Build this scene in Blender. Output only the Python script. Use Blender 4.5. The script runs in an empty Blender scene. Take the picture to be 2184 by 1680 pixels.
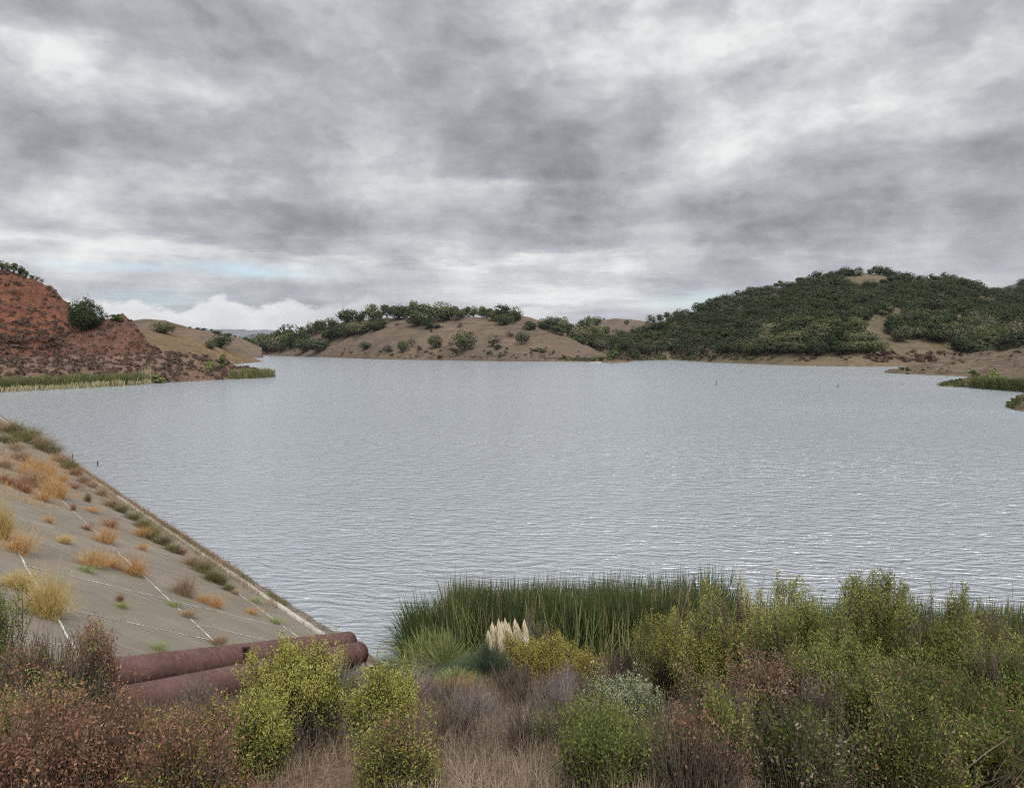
import bpy, math
import numpy as np
from mathutils import Vector

# ------------------------------------------------------------------ camera, world, sun, exposure
F_PX, CX, CY, H = 1619.0, 1092.0, 840.0, 10.0      # picture measured on a 2184 x 1680 grid, eye 10 m above the water
TH = math.atan(100 / F_PX)
scene = bpy.context.scene
C = scene.collection
cam_d = bpy.data.cameras.new("camera"); cam = bpy.data.objects.new("camera", cam_d); C.objects.link(cam)
cam.location = (0, 0, H); cam.rotation_euler = (math.pi / 2 - TH, 0, 0)
cam_d.sensor_width = 36; cam_d.lens = 36 * F_PX / 2184; cam_d.clip_start = 0.1; cam_d.clip_end = 30000
scene.camera = cam
scene.view_settings.view_transform = 'Standard'; scene.view_settings.look = 'None'
scene.view_settings.exposure = 0.62; scene.view_settings.gamma = 1.0
scene.cycles.max_bounces = 6; scene.cycles.diffuse_bounces = 2; scene.cycles.glossy_bounces = 3
scene.cycles.transmission_bounces = 3; scene.cycles.transparent_max_bounces = 6; scene.cycles.volume_bounces = 0
scene.cycles.use_denoising = False; scene.cycles.filter_width = 1.15; scene.cycles.sample_clamp_indirect = 4

SUN_AZ, SUN_EL = math.radians(160), math.radians(52)
sd = bpy.data.lights.new("sun", 'SUN'); sun = bpy.data.objects.new("sun", sd); C.objects.link(sun)
sd.energy = 1.5; sd.angle = math.radians(25); sd.color = (1, 0.965, 0.92)
sdir = Vector((math.sin(SUN_AZ) * math.cos(SUN_EL), math.cos(SUN_AZ) * math.cos(SUN_EL), math.sin(SUN_EL)))
sun.rotation_euler = (-sdir).to_track_quat('-Z', 'Y').to_euler()

def ray(u, v):
    a = (u - CX) / F_PX; b = (CY - v) / F_PX
    return a, math.cos(TH) + b * math.sin(TH), -math.sin(TH) + b * math.cos(TH)
def P(u, v, Y):
    a, c, s = ray(u, v); k = Y / c
    return np.array([a * k, Y, H + s * k])
def W(u, v, z=0.0):
    a, c, s = ray(u, v); k = (z - H) / s
    return np.array([a * k, c * k, z])
def azel(u, v):
    a, c, s = ray(u, v)
    return math.atan2(a, c), math.atan2(s, math.hypot(a, c))

class NT:                                            # tiny node helper
    def __init__(s, tree): s.t = tree; s.t.nodes.clear()
    def n(s, typ, **kw):
        nd = s.t.nodes.new(typ)
        for k, v in kw.items():
            if k in ('ins',):
                for kk, vv in v.items():
                    if isinstance(vv, bpy.types.NodeSocket): s.t.links.new(vv, nd.inputs[kk])
                    else: nd.inputs[kk].default_value = vv
            else: setattr(nd, k, v)
        return nd
    def m(s, op, a, b=0.0, c=None, clamp=False):
        ins = {0: a, 1: b}
        if c is not None: ins[2] = c
        return s.n('ShaderNodeMath', operation=op, use_clamp=clamp, ins=ins).outputs[0]
    def vm(s, op, a, b=(0, 0, 0), out=0):
        return s.n('ShaderNodeVectorMath', operation=op, ins={0: a, 1: b}).outputs[out]
    def noise(s, vec, scale, detail=4, rough=0.5, dist=0.0, dim='3D'):
        return s.n('ShaderNodeTexNoise', noise_dimensions=dim, ins={'Vector': vec, 'Scale': scale, 'Detail': detail, 'Roughness': rough, 'Distortion': dist}).outputs[0]
    def ramp(s, fac, stops, interp='LINEAR'):
        r = s.n('ShaderNodeValToRGB', ins={0: fac}); r.color_ramp.interpolation = interp
        e = r.color_ramp.elements
        while len(e) < len(stops): e.new(0.5)
        for el, (p, c) in zip(e, stops):
            el.position = min(p, 1.0); el.color = (*c, 1) if len(c) == 3 else c
        return r.outputs[0]
    def mix(s, fac, a, b, mode='MIX'):
        return s.n('ShaderNodeMix', data_type='RGBA', blend_type=mode, ins={0: fac, 6: a if not isinstance(a, tuple) else (*a, 1), 7: b if not isinstance(b, tuple) else (*b, 1)}).outputs[2]
    def mr(s, v, a, b, c=0.0, d=1.0, smooth=False):
        return s.n('ShaderNodeMapRange', interpolation_type='SMOOTHSTEP' if smooth else 'LINEAR', ins={0: v, 1: a, 2: b, 3: c, 4: d}).outputs[0]
    def comb(s, x, y, z=0.0):
        return s.n('ShaderNodeCombineXYZ', ins={0: x, 1: y, 2: z}).outputs[0]

world = bpy.data.worlds.new("World"); scene.world = world; world.use_nodes = True
def build_world():
    w = NT(world.node_tree)
    gen = w.n('ShaderNodeTexCoord').outputs['Generated']
    d = w.vm('NORMALIZE', gen)
    xyz = w.n('ShaderNodeSeparateXYZ', ins={0: d}).outputs
    az = w.m('ARCTAN2', xyz[0], xyz[1]); el = w.m('ARCSINE', xyz[2])
    zz = w.m('ADD', w.m('MAXIMUM', xyz[2], 0.0), 0.075)
    p = w.comb(w.m('DIVIDE', xyz[0], zz), w.m('DIVIDE', xyz[1], zz))
    # warp of the sky coordinates so that every bank has a ragged edge
    n1 = w.n('ShaderNodeTexNoise', ins={'Vector': p, 'Scale': 1.1, 'Detail': 6, 'Roughness': 0.62})
    off = w.vm('MULTIPLY', w.vm('SUBTRACT', n1.outputs['Color'], (0.5, 0.5, 0.5)), (0.20, 0.10, 0))
    ae = w.vm('ADD', w.comb(az, el), off)
    # (u, v, half width, half height, tilt deg, amplitude): the cloud banks (dark) and the rifts between them (light)
    blobs = [(250, 165, 230, 75, 8, .62), (60, 150, 120, 50, 0, .3), (470, 230, 130, 50, 20, .35), (560, 350, 130, 60, 10, .22),
             (300, 20, 420, 60, 5, -.25), (130, 220, 230, 60, 12, -.16), (420, 290, 430, 90, 12, -.6), (60, 300, 200, 60, 0, -.12),
             (30, 400, 200, 45, 0, .1), (500, 380, 190, 25, 3, .35), (430, 440, 260, 40, 3, -.22), (750, 470, 420, 50, 2, -.28),
             (900, 70, 420, 160, 0, -.10), (900, 250, 330, 90, 0, -.22), (1170, 330, 280, 110, 0, -.75), (720, 340, 80, 30, 0, .12),
             (1080, 413, 240, 20, 3, .42), (1230, 215, 160, 30, -12, .18), (1240, 30, 300, 60, -8, .35), (1500, 90, 330, 70, -10, .25),
             (1640, 60, 260, 90, 0, .15), (1950, 90, 400, 110, 0, .16), (1800, 20, 150, 60, 0, -.25), (1560, 150, 260, 50, -8, -.28),
             (1720, 250, 330, 60, -8, .30), (1990, 280, 260, 50, 5, .30), (1900, 130, 200, 40, -10, -.2), (1430, 240, 200, 35, -14, .12), (2100, 180, 160, 60, 0, -.05),
             (1850, 370, 420, 60, 4, -.12), (2080, 320, 260, 28, 6, -.25), (1460, 445, 150, 38, 0, -.42), (1235, 445, 90, 26, 0, -.35),
             (1680, 490, 230, 48, 0, -.36), (2050, 440, 330, 50, -3, -.26), (1000, 500, 420, 30, 2, -.2), (1300, 520, 420, 30, 0, -.15),
             (120, 520, 330, 40, 2, .55), (560, 560, 330, 22, 3, .38), (300, 600, 300, 40, 0, .25), (1100, 560, 300, 15, 0, .2), (950, 540, 300, 12, 0, -.1),
             (750, 600, 320, 22, 0, .18), (1180, 640, 420, 34, 0, .42), (1300, 585, 260, 12, 0, .2), (1700, 590, 420, 50, 0, -.08), (2100, 570, 200, 60, 0, -.16)]
    acc = None
    for (u, v, su, sv, tilt, amp) in blobs:
        a0, e0 = azel(u, v)
        mp = w.n('ShaderNodeMapping', vector_type='TEXTURE', ins={0: ae, 1: (a0, e0, 0), 2: (0, 0, -math.radians(tilt)), 3: (su / F_PX * 1.35, sv / F_PX * 1.5, 1)}).outputs[0]
        ln = w.vm('LENGTH', mp, out=1)
        b = w.mr(ln, 1.0, 0.0, 0.0, amp * (0.78 if amp > 0.28 else 0.9), smooth=True)
        acc = b if acc is None else w.m('ADD', acc, b)
    mid = w.noise(p, 0.55, 8, 0.58, 0.35)
    fine = w.noise(w.vm('MULTIPLY', p, (1.0, 1.6, 1)), 2.3, 8, 0.6, 0.5)
    ridged = w.noise(w.vm('ADD', p, (17, 5, 3)), 1.2, 7, 0.65, 1.2)
    lowband = w.noise(w.comb(w.m('MULTIPLY', az, 5.0), w.m('MULTIPLY', el, 42.0)), 1.0, 6, 0.55, 0.3)
    bal = w.m('ADD', w.m('MULTIPLY', w.m('SUBTRACT', mid, 0.5), 0.5), w.m('MULTIPLY', w.m('SUBTRACT', fine, 0.5), 0.22))
    bal = w.m('ADD', bal, w.m('MULTIPLY', w.m('SUBTRACT', ridged, 0.5), 0.25))
    lowmask = w.mr(el, 0.14, 0.04, 0, 1, True)
    bal = w.m('ADD', w.m('MULTIPLY', bal, w.mr(el, 0.02, 0.12, 0.25, 1.0)), w.m('MULTIPLY', w.m('MULTIPLY', w.m('SUBTRACT', lowband, 0.5), 0.75), lowmask))
    nae = w.noise(w.comb(w.m('MULTIPLY', az, 4.6), w.m('MULTIPLY', el, 7.0), 4.0), 1.0, 9, 0.58, 0.25)
    nae2 = w.noise(w.comb(w.m('MULTIPLY', az, 13.0), w.m('MULTIPLY', el, 21.0), 9.0), 1.0, 7, 0.6, 0.3)
    puffs = w.m('ADD', w.m('MULTIPLY', w.m('SUBTRACT', nae, 0.5), 1.3), w.m('MULTIPLY', w.m('SUBTRACT', nae2, 0.5), 0.95))
    wv = w.n('ShaderNodeTexNoise', ins={'Vector': w.comb(w.m('MULTIPLY', az, 9.0), w.m('MULTIPLY', el, 16.0)), 'Scale': 1.0, 'Detail': 5, 'Roughness': .6}).outputs['Color']
    vp = w.vm('ADD', w.comb(w.m('MULTIPLY', az, 8.0), w.m('MULTIPLY', el, 14.5)), w.vm('MULTIPLY', w.vm('SUBTRACT', wv, (.5, .5, .5)), (1.6, 1.6, 0)))
    vo = w.n('ShaderNodeTexVoronoi', feature='SMOOTH_F1', ins={'Vector': vp, 'Scale': 1.0, 'Smoothness': 0.8, 'Detail': 2.0, 'Roughness': .5}).outputs['Distance']
    puffs = w.m('ADD', puffs, w.m('MULTIPLY', w.m('SUBTRACT', vo, 0.42), 0.6))
    bal = w.m('ADD', bal, w.m('MULTIPLY', puffs, w.mr(el, 0.02, 0.12, 0.25, 1.0)))
    B = w.m('ADD', w.m('ADD', w.m('MULTIPLY', acc, 1.0), 0.52), bal)
    B = w.m('ADD', B, w.m('MULTIPLY', lowmask, 0.10))
    B = w.m('ADD', w.m('MULTIPLY', w.m('SUBTRACT', B, 0.52), 0.80), 0.415)
    # low cumulus bank far off to the left: bright tops, blue-grey air above them
    top = w.m('ADD', 0.054, w.m('MULTIPLY', w.m('SUBTRACT', w.noise(w.comb(w.m('MULTIPLY', az, 13.0), 0.0), 1.0, 1.5, 0.5), 0.5), 0.075))
    vor = w.noise(w.comb(w.m('MULTIPLY', az, 60.0), w.m('MULTIPLY', el, 90.0)), 1.0, 4, 0.55)
    top = w.m('ADD', top, w.m('MULTIPLY', w.m('SUBTRACT', vor, 0.5), 0.022))
    azm = w.mr(az, -0.10, -0.32, 0, 1, True)
    cm = w.m('MULTIPLY', w.mr(w.m('SUBTRACT', el, top), 0.004, -0.006, 0, 1, True), azm)
    puff = w.noise(w.comb(w.m('MULTIPLY', az, 22.0), w.m('MULTIPLY', el, 60.0)), 1.0, 5, 0.5)
    cB = w.m('ADD', w.mr(w.m('SUBTRACT', top, el), 0.0, 0.05, 0.93, 0.70), w.m('MULTIPLY', w.m('SUBTRACT', puff, 0.5), 0.3))
    abv = w.m('MULTIPLY', w.m('MULTIPLY', w.mr(w.m('SUBTRACT', el, top), 0.04, 0.0, 0, 0.22, True), azm), w.m('SUBTRACT', 1.0, cm))
    B = w.m('SUBTRACT', B, abv)
    B = w.n('ShaderNodeMix', data_type='FLOAT', ins={0: cm, 2: B, 3: cB}).outputs[0]
    col = w.ramp(B, [(0.0, (.162, .167, .188)), (0.25, (.220, .226, .250)), (0.5, (.298, .307, .334)), (0.72, (.395, .402, .416)), (0.92, (.51, .517, .520)), (1.0, (.555, .560, .560))])
    # thin blue openings show the clear sky behind the deck
    sky = w.n('ShaderNodeTexSky', sky_type='NISHITA', sun_disc=False, sun_elevation=SUN_EL, sun_rotation=SUN_AZ)
    skyc = w.vm('ADD', w.vm('MULTIPLY', sky.outputs[0], (0.62, 0.74, 0.80)), (1.2, 1.2, 1.2))
    bl = None
    for (u, v, su, sv) in [(540, 576, 190, 16), (250, 572, 170, 12), (350, 640, 150, 22), (1480, 640, 160, 20)]:
        a0, e0 = azel(u, v)
        mp = w.n('ShaderNodeMapping', vector_type='TEXTURE', ins={0: w.vm('ADD', w.comb(az, el), w.vm('MULTIPLY', off, (.5, .25, 0))), 1: (a0, e0, 0), 3: (su / F_PX * 1.4, sv / F_PX * 1.5, 1)}).outputs[0]
        b = w.mr(w.vm('LENGTH', mp, out=1), 1.0, 0.0, 0.0, 0.62, smooth=True)
        bl = b if bl is None else w.m('MAXIMUM', bl, b)
    bl = w.m('MULTIPLY', w.m('MULTIPLY', bl, w.mr(lowband, 0.35, 0.6, 0.2, 1.0)), w.m('SUBTRACT', 1.0, cm))
    colb = w.vm('MULTIPLY', col, (10, 10, 10))
    full = w.mix(bl, colb, skyc)
    full = w.vm('SCALE', full); glow = w.mr(w.vm('DOT_PRODUCT', d, tuple(sdir), out=1), 0.25, 0.97, 0.0, 2.9, True); lift = w.m('ADD', w.mr(el, 0.42, 1.1, 1.0, 1.6, True), glow); w.t.links.new(lift, full.node.inputs['Scale'])   # overcast is brighter overhead than low down, and brightest where the veiled sun stands, behind the viewer
    ground = w.mr(xyz[2], -0.02, 0.0, 0, 1)
    full = w.mix(ground, (1.6, 1.5, 1.35), full)
    bg = w.n('ShaderNodeBackground', ins={0: full, 1: 0.1})
    out = w.n('ShaderNodeOutputWorld', ins={0: bg.outputs[0]})
build_world()
world.cycles.sampling_method = 'MANUAL'; world.cycles.sample_map_resolution = 256

# ------------------------------------------------------------------ helpers
rng = np.random.default_rng(7)
def _h(ix, iy, s):
    n = (ix * 374761393 + iy * 668265263 + s * 1442695041) & 0x7fffffff
    n = ((n ^ (n >> 13)) * 1274126177) & 0x7fffffff
    return ((n ^ (n >> 16)) & 0xffff) / 65535.0
def vnoise(x, y, s=0):
    x = np.asarray(x, float); y = np.asarray(y, float)
    ix = np.floor(x).astype(np.int64); iy = np.floor(y).astype(np.int64); fx = x - ix; fy = y - iy
    fx = fx * fx * (3 - 2 * fx); fy = fy * fy * (3 - 2 * fy)
    a = _h(ix, iy, s); b = _h(ix + 1, iy, s); c = _h(ix, iy + 1, s); d = _h(ix + 1, iy + 1, s)
    return (a + (b - a) * fx) * (1 - fy) + (c + (d - c) * fx) * fy - 0.5
def fbm(x, y, s=0, oct=4, g=0.5):
    r = 0; a = 1.0
    for k in range(oct):
        r = r + a * vnoise(x * 2 ** k, y * 2 ** k, s + k * 17); a *= g
    return r

def mesh(name, V, faces, smooth=False):
    """V (n,3); faces: list of int arrays (m,k)"""
    V = np.asarray(V, np.float32).reshape(-1, 3)
    faces = [np.asarray(f, np.int32) for f in faces if len(f)]
    me = bpy.data.meshes.new(name)
    me.vertices.add(len(V)); me.vertices.foreach_set('co', V.ravel())
    loops = np.concatenate([f.ravel() for f in faces]) if faces else np.zeros(0, np.int32)
    tot = np.concatenate([np.full(len(f), f.shape[1], np.int32) for f in faces])
    start = np.concatenate([[0], np.cumsum(tot)[:-1]]).astype(np.int32)
    me.loops.add(len(loops)); me.loops.foreach_set('vertex_index', loops)
    me.polygons.add(len(tot)); me.polygons.foreach_set('loop_start', start); me.polygons.foreach_set('loop_total', tot)
    if smooth: me.polygons.foreach_set('use_smooth', np.ones(len(tot), bool))
    me.update(calc_edges=True)
    return me
def tag(o, label=None, cat=None, group=None, kind=None):
    if label: o['label'] = label
    if cat: o['category'] = cat
    if group: o['group'] = group
    if kind: o['kind'] = kind
    return o
def obj(name, me, mat=None, parent=None, loc=None):
    o = bpy.data.objects.new(name, me); C.objects.link(o)
    if mat and me is not None and len(me.materials) == 0: me.materials.append(mat)
    if parent: o.parent = parent
    if loc is not None: o.location = loc
    return o
def empty(name, loc=(0, 0, 0), rz=0.0, s=None):
    o = bpy.data.objects.new(name, None); C.objects.link(o); o.location = loc; o.rotation_euler[2] = rz
    o.empty_display_size = 0.3
    if s is not None: o.scale = s if hasattr(s, '__len__') else (s, s, s)
    return o
def dup(root, loc, rz=0.0, s=None, label=None, cat=None, group=None):
    r = root.copy(); C.objects.link(r); r.location = loc; r.rotation_euler = (0, 0, rz)
    if s is not None: r.scale = s if hasattr(s, '__len__') else (s, s, s)
    for ch in list(root.children):
        c = ch.copy(); C.objects.link(c); c.parent = r
    return tag(r, label, cat, group)
class MB:                                            # accumulates geometry
    def __init__(s): s.V = []; s.F = {}; s.n = 0
    def add(s, V, F):
        V = np.asarray(V, float).reshape(-1, 3); F = np.asarray(F, np.int64)
        s.V.append(V); s.F.setdefault(F.shape[1], []).append(F + s.n); s.n += len(V)
    def mesh(s, name, smooth=False):
        return mesh(name, np.concatenate(s.V), [np.concatenate(f) for f in s.F.values()], smooth)
def unit(a): return a / np.maximum(np.linalg.norm(a, axis=-1, keepdims=True), 1e-9)
def tubes(mb, pts, rad, k=4):
    """pts (n,m,3), rad (n,m)"""
    pts = np.asarray(pts, float); rad = np.asarray(rad, float)
    n, m, _ = pts.shape
    t = unit(np.gradient(pts, axis=1))
    ref = np.where(np.abs(t[..., 2:3]) > 0.9, np.array([1., 0, 0]), np.array([0, 0, 1.]))
    a = unit(np.cross(t, ref)); b = np.cross(t, a)
    an = np.arange(k) * 2 * np.pi / k
    V = pts[:, :, None] + rad[:, :, None, None] * (np.cos(an)[:, None] * a[:, :, None] + np.sin(an)[:, None] * b[:, :, None])
    idx = np.arange(n * m * k).reshape(n, m, k)
    q = np.stack([idx[:, :-1], np.roll(idx[:, :-1], -1, 2), np.roll(idx[:, 1:], -1, 2), idx[:, 1:]], -1).reshape(-1, 4)
    mb.add(V, q)
def blades(mb, base, top, bend, width, nseg=4, r=rng):
    """curved tapering strips: base, top (n,3), bend (n,3) extra offset growing with t^2, width (n,)"""
    n = len(base); t = np.linspace(0, 1, nseg + 1)[None, :, None]
    ctr = base[:, None] + (top - base)[:, None] * t + bend[:, None] * (t ** 2)
    ang = r.uniform(0, 2 * np.pi, n)
    side = np.stack([np.cos(ang), np.sin(ang), np.zeros(n)], -1)[:, None]
    wd = np.asarray(width)[:, None, None] * np.array([0.8] + [1.0] * (nseg - 1) + [0.12])[None, :, None] * (1 - 0.45 * t)
    V = np.stack([ctr - side * wd / 2, ctr + side * wd / 2], 2)
    idx = np.arange(n * (nseg + 1) * 2).reshape(n, nseg + 1, 2)
    q = np.stack([idx[:, :-1, 0], idx[:, :-1, 1], idx[:, 1:, 1], idx[:, 1:, 0]], -1).reshape(-1, 4)
    mb.add(V, q)
def leaves(mb, c, dr, L, Wd, r=rng):
    """small pointed leaves: centre, direction, length, width"""
    n = len(c); dr = unit(dr)
    rv = unit(r.normal(size=(n, 3))); s = unit(np.cross(dr, rv))
    L = np.broadcast_to(L, (n,))[:, None]; Wd = np.broadcast_to(Wd, (n,))[:, None]
    up = np.cross(s, dr) * Wd * 0.25
    V = np.stack([c - dr * L / 2, c - s * Wd / 2 + up, c + dr * L / 2, c + s * Wd / 2 + up], 1)
    mb.add(V, np.arange(n * 4).reshape(n, 4))

# ------------------------------------------------------------------ materials
def mat(name, build):
    m = bpy.data.materials.new(name); m.use_nodes = True
    build(NT(m.node_tree)); return m
def finish(w, col, rough=0.9, spec=0.15, bump=None, bstr=0.3, bdist=0.05, transl=0.0, tcol=None):
    p = w.n('ShaderNodeBsdfPrincipled', ins={'Roughness': rough, 'Specular IOR Level': spec})
    if isinstance(col, tuple): p.inputs['Base Color'].default_value = (*col, 1)
    else: w.t.links.new(col, p.inputs['Base Color'])
    if bump is not None:
        b = w.n('ShaderNodeBump', ins={'Height': bump, 'Strength': bstr, 'Distance': bdist})
        w.t.links.new(b.outputs[0], p.inputs['Normal'])
    sh = p.outputs[0]
    if transl > 0:
        tr = w.n('ShaderNodeBsdfTranslucent')
        if isinstance(col, tuple): tr.inputs[0].default_value = (*col, 1)
        else: w.t.links.new(col, tr.inputs[0])
        sh = w.n('ShaderNodeMixShader', ins={0: transl, 1: sh, 2: tr.outputs[0]}).outputs[0]
    w.n('ShaderNodeOutputMaterial', ins={0: sh})
def leafmat(name, cols, transl=0.42, patch=1.6, rough=0.75):
    """colour per leaf plus broad patches over the plant"""
    def b(w):
        isl = w.n('ShaderNodeNewGeometry').outputs['Random Per Island']
        pos = w.n('ShaderNodeTexCoord').outputs['Object']
        nz = w.noise(pos, patch, 3, 0.6)
        oi = w.n('ShaderNodeObjectInfo').outputs['Random']
        f = w.m('ADD', w.m('ADD', w.m('MULTIPLY', isl, 0.55), w.m('MULTIPLY', w.m('SUBTRACT', nz, 0.5), 1.3)), w.m('ADD', 0.18, w.m('MULTIPLY', oi, 0.1)), clamp=True)
        k = len(cols) - 1
        c = w.ramp(f, [(i / k, cc) for i, cc in enumerate(cols)])
        finish(w, c, rough, 0.12, transl=transl)
    return mat(name, b)
def crownmat(name, cols, var=0.95):
    def b(w):
        isl = w.n('ShaderNodeNewGeometry').outputs['Random Per Island']
        pos = w.n('ShaderNodeTexCoord').outputs['Object']
        nz = w.noise(pos, 0.45, 3, 0.6)
        oi = w.n('ShaderNodeObjectInfo').outputs['Random']
        f = w.m('ADD', w.m('ADD', w.m('MULTIPLY', isl, 0.16), w.m('MULTIPLY', w.m('SUBTRACT', nz, 0.5), 0.7)), w.m('ADD', 0.0, w.m('MULTIPLY', oi, var)), clamp=True)
        k = len(cols) - 1
        finish(w, w.ramp(f, [(i / k, cc) for i, cc in enumerate(cols)]), 0.9, 0.04, transl=0.12)
    return mat(name, b)
def hillmat(name, base, c2, c3, s1=0.02, s2=0.12, s3=0.9, bump=1.0, streak=None, mott=0.5, sk=0.65):
    """ground of a hillside: broad patches, small patches, speckle, relief"""
    def b(w):
        pos = w.n('ShaderNodeTexCoord').outputs['Object']
        a = w.noise(pos, s1, 4, 0.6); m_ = w.noise(pos, s2, 5, 0.65, 0.4); f = w.noise(pos, s3, 4, 0.7)
        c = w.mix(w.mr(a, 0.38, 0.62, 0, 1), base, c2)
        c = w.mix(w.mr(m_, 0.46, 0.66, 0, mott), c, c3)
        c = w.mix(w.mr(f, 0.35, 0.65, 0.6, 0.0), c, tuple(x * 0.45 for x in base))
        h = w.m('ADD', w.m('MULTIPLY', m_, 1.5), w.m('MULTIPLY', f, 0.3))
        if streak:
            st = w.noise(w.vm('MULTIPLY', pos, streak), 1.0, 4, 0.65, 0.6)
            c = w.mix(w.mr(st, 0.45, 0.7, 0, sk), c, tuple(x * 0.42 for x in c2))
            h = w.m('ADD', h, w.m('MULTIPLY', st, 1.6))
        finish(w, c, 0.95, 0.05, bump=h, bstr=bump, bdist=1.2)
    return mat(name, b)

M = {}
M['gold'] = hillmat('dry_gold_grass', (.155, .115, .080), (.12, .088, .064), (.072, .055, .043), 0.012, 0.05, 0.4, mott=.85, streak=(.02, .02, .55), sk=.5)
M['gold_near'] = hillmat('dry_straw_grass', (.19, .13, .072), (.15, .102, .062), (.095, .068, .048), 0.02, 0.1, 0.6, mott=.8, streak=(.03, .03, .6), sk=.4)
M['wood_floor'] = hillmat('wooded_slope', (.13, .102, .064), (.165, .128, .08), (.065, .06, .038), 0.02, 0.08, 0.5, mott=.8, streak=(.03, .03, .5), sk=.5)
M['bank'] = hillmat('eroded_bank', (.145, .108, .072), (.095, .074, .053), (.22, .175, .125), 0.05, 0.15, 0.7, streak=(0.03, 0.05, 0.9))
M['shelf'] = hillmat('scrubby_shelf', (.13, .085, .065), (.19, .125, .085), (.065, .05, .045), 0.05, 0.2, 1.2)
M['red'] = hillmat('red_earth_cliff', (.19, .080, .047), (.125, .058, .039), (.075, .047, .036), 0.03, 0.16, 0.9, bump=1.0, streak=(0.45, 0.25, 0.12), mott=0.8)
M['redbrown'] = hillmat('brown_earth_mound', (.14, .075, .053), (.10, .06, .046), (.19, .10, .065), 0.05, 0.2, 1.1, streak=(0.55, 0.3, 0.16), mott=0.6)
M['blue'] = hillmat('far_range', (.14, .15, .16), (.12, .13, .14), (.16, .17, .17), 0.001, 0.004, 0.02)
M['bark'] = mat('bark', lambda w: finish(w, w.ramp(w.noise(w.n('ShaderNodeTexCoord').outputs['Object'], 4, 4, .6), [(.3, (.035, .028, .024)), (.7, (.09, .075, .06))]), 0.9))
M['oak'] = crownmat('oak_leaves', [(.020, .030, .013), (.038, .050, .021), (.062, .074, .031), (.10, .102, .046)])
M['oak_olive'] = crownmat('olive_leaves', [(.028, .036, .020), (.052, .060, .032), (.082, .086, .046), (.12, .115, .065)])
M['bare'] = crownmat('brown_twigs', [(.06, .045, .038), (.10, .075, .06), (.14, .11, .085)])
M['greenbush'] = crownmat('green_bush_leaves', [(.05, .07, .025), (.09, .12, .04), (.15, .17, .06)])

# ------------------------------------------------------------------ water
def water_mat(w):
    pos = w.n('ShaderNodeNewGeometry').outputs['Position']
    rot = w.n('ShaderNodeMapping', ins={0: pos, 2: (0, 0, math.radians(7))}).outputs[0]
    big = w.noise(w.vm('MULTIPLY', rot, (0.010, 0.022, 0)), 1.0, 3, 0.55)
    warp = w.vm('MULTIPLY', w.vm('SUBTRACT', w.n('ShaderNodeTexNoise', ins={'Vector': rot, 'Scale': 0.35, 'Detail': 2}).outputs['Color'], (.5, .5, .5)), (1.2, 1.2, 0))
    q = w.vm('ADD', rot, warp)
    a = w.noise(w.vm('MULTIPLY', q, (0.5, 1.55, 0)), 1.0, 2, 0.5)
    b = w.noise(w.vm('MULTIPLY', q, (1.6, 3.3, 0)), 1.0, 3, 0.6, 0.4)
    c = w.noise(w.vm('MULTIPLY', q, (4.5, 8.0, 0)), 1.0, 3, 0.6)
    ar = w.m('SUBTRACT', 1.0, w.m('MULTIPLY', w.m('ABSOLUTE', w.m('SUBTRACT', a, 0.5)), 2.0))
    h = w.m('ADD', w.m('MULTIPLY', w.m('POWER', ar, 3.0), 0.185), w.m('MULTIPLY', b, 0.15))
    h = w.m('ADD', h, w.m('MULTIPLY', c, 0.02))
    h = w.m('MULTIPLY', h, w.mr(big, 0.33, 0.67, 0.45, 1.15))
    bp = w.n('ShaderNodeBump', ins={'Height': h, 'Strength': 1.0, 'Distance': 1.0})
    p = w.n('ShaderNodeBsdfPrincipled', ins={'Base Color': (.215, .236, .249, 1), 'Roughness': 0.17, 'IOR': 2.4, 'Specular IOR Level': 0.5, 'Normal': bp.outputs[0]})
    w.n('ShaderNodeOutputMaterial', ins={0: p.outputs[0]})
M['water'] = mat('lake_water', water_mat)
def build_water():
    # one flat sheet, denser towards the viewer
    ys = np.array([-40, 0, 15, 30, 60, 120, 250, 500, 1000, 2500, 7100.]); xs = np.array([-14500, -2500, -600, -100, -20, 0, 20, 100, 600, 2500, 7100.])
    X, Y = np.meshgrid(xs, ys); n = len(xs)
    V = np.stack([X, Y, np.zeros_like(X)], -1).reshape(-1, 3)
    idx = np.arange(len(V)).reshape(len(ys), n)
    F = np.stack([idx[:-1, :-1], idx[:-1, 1:], idx[1:, 1:], idx[1:, :-1]], -1).reshape(-1, 4)
    tag(obj('water', mesh('water', V, [F]), M['water']), 'wide grey reservoir ruffled by small ripples', 'lake', kind='structure')
build_water()

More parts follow.
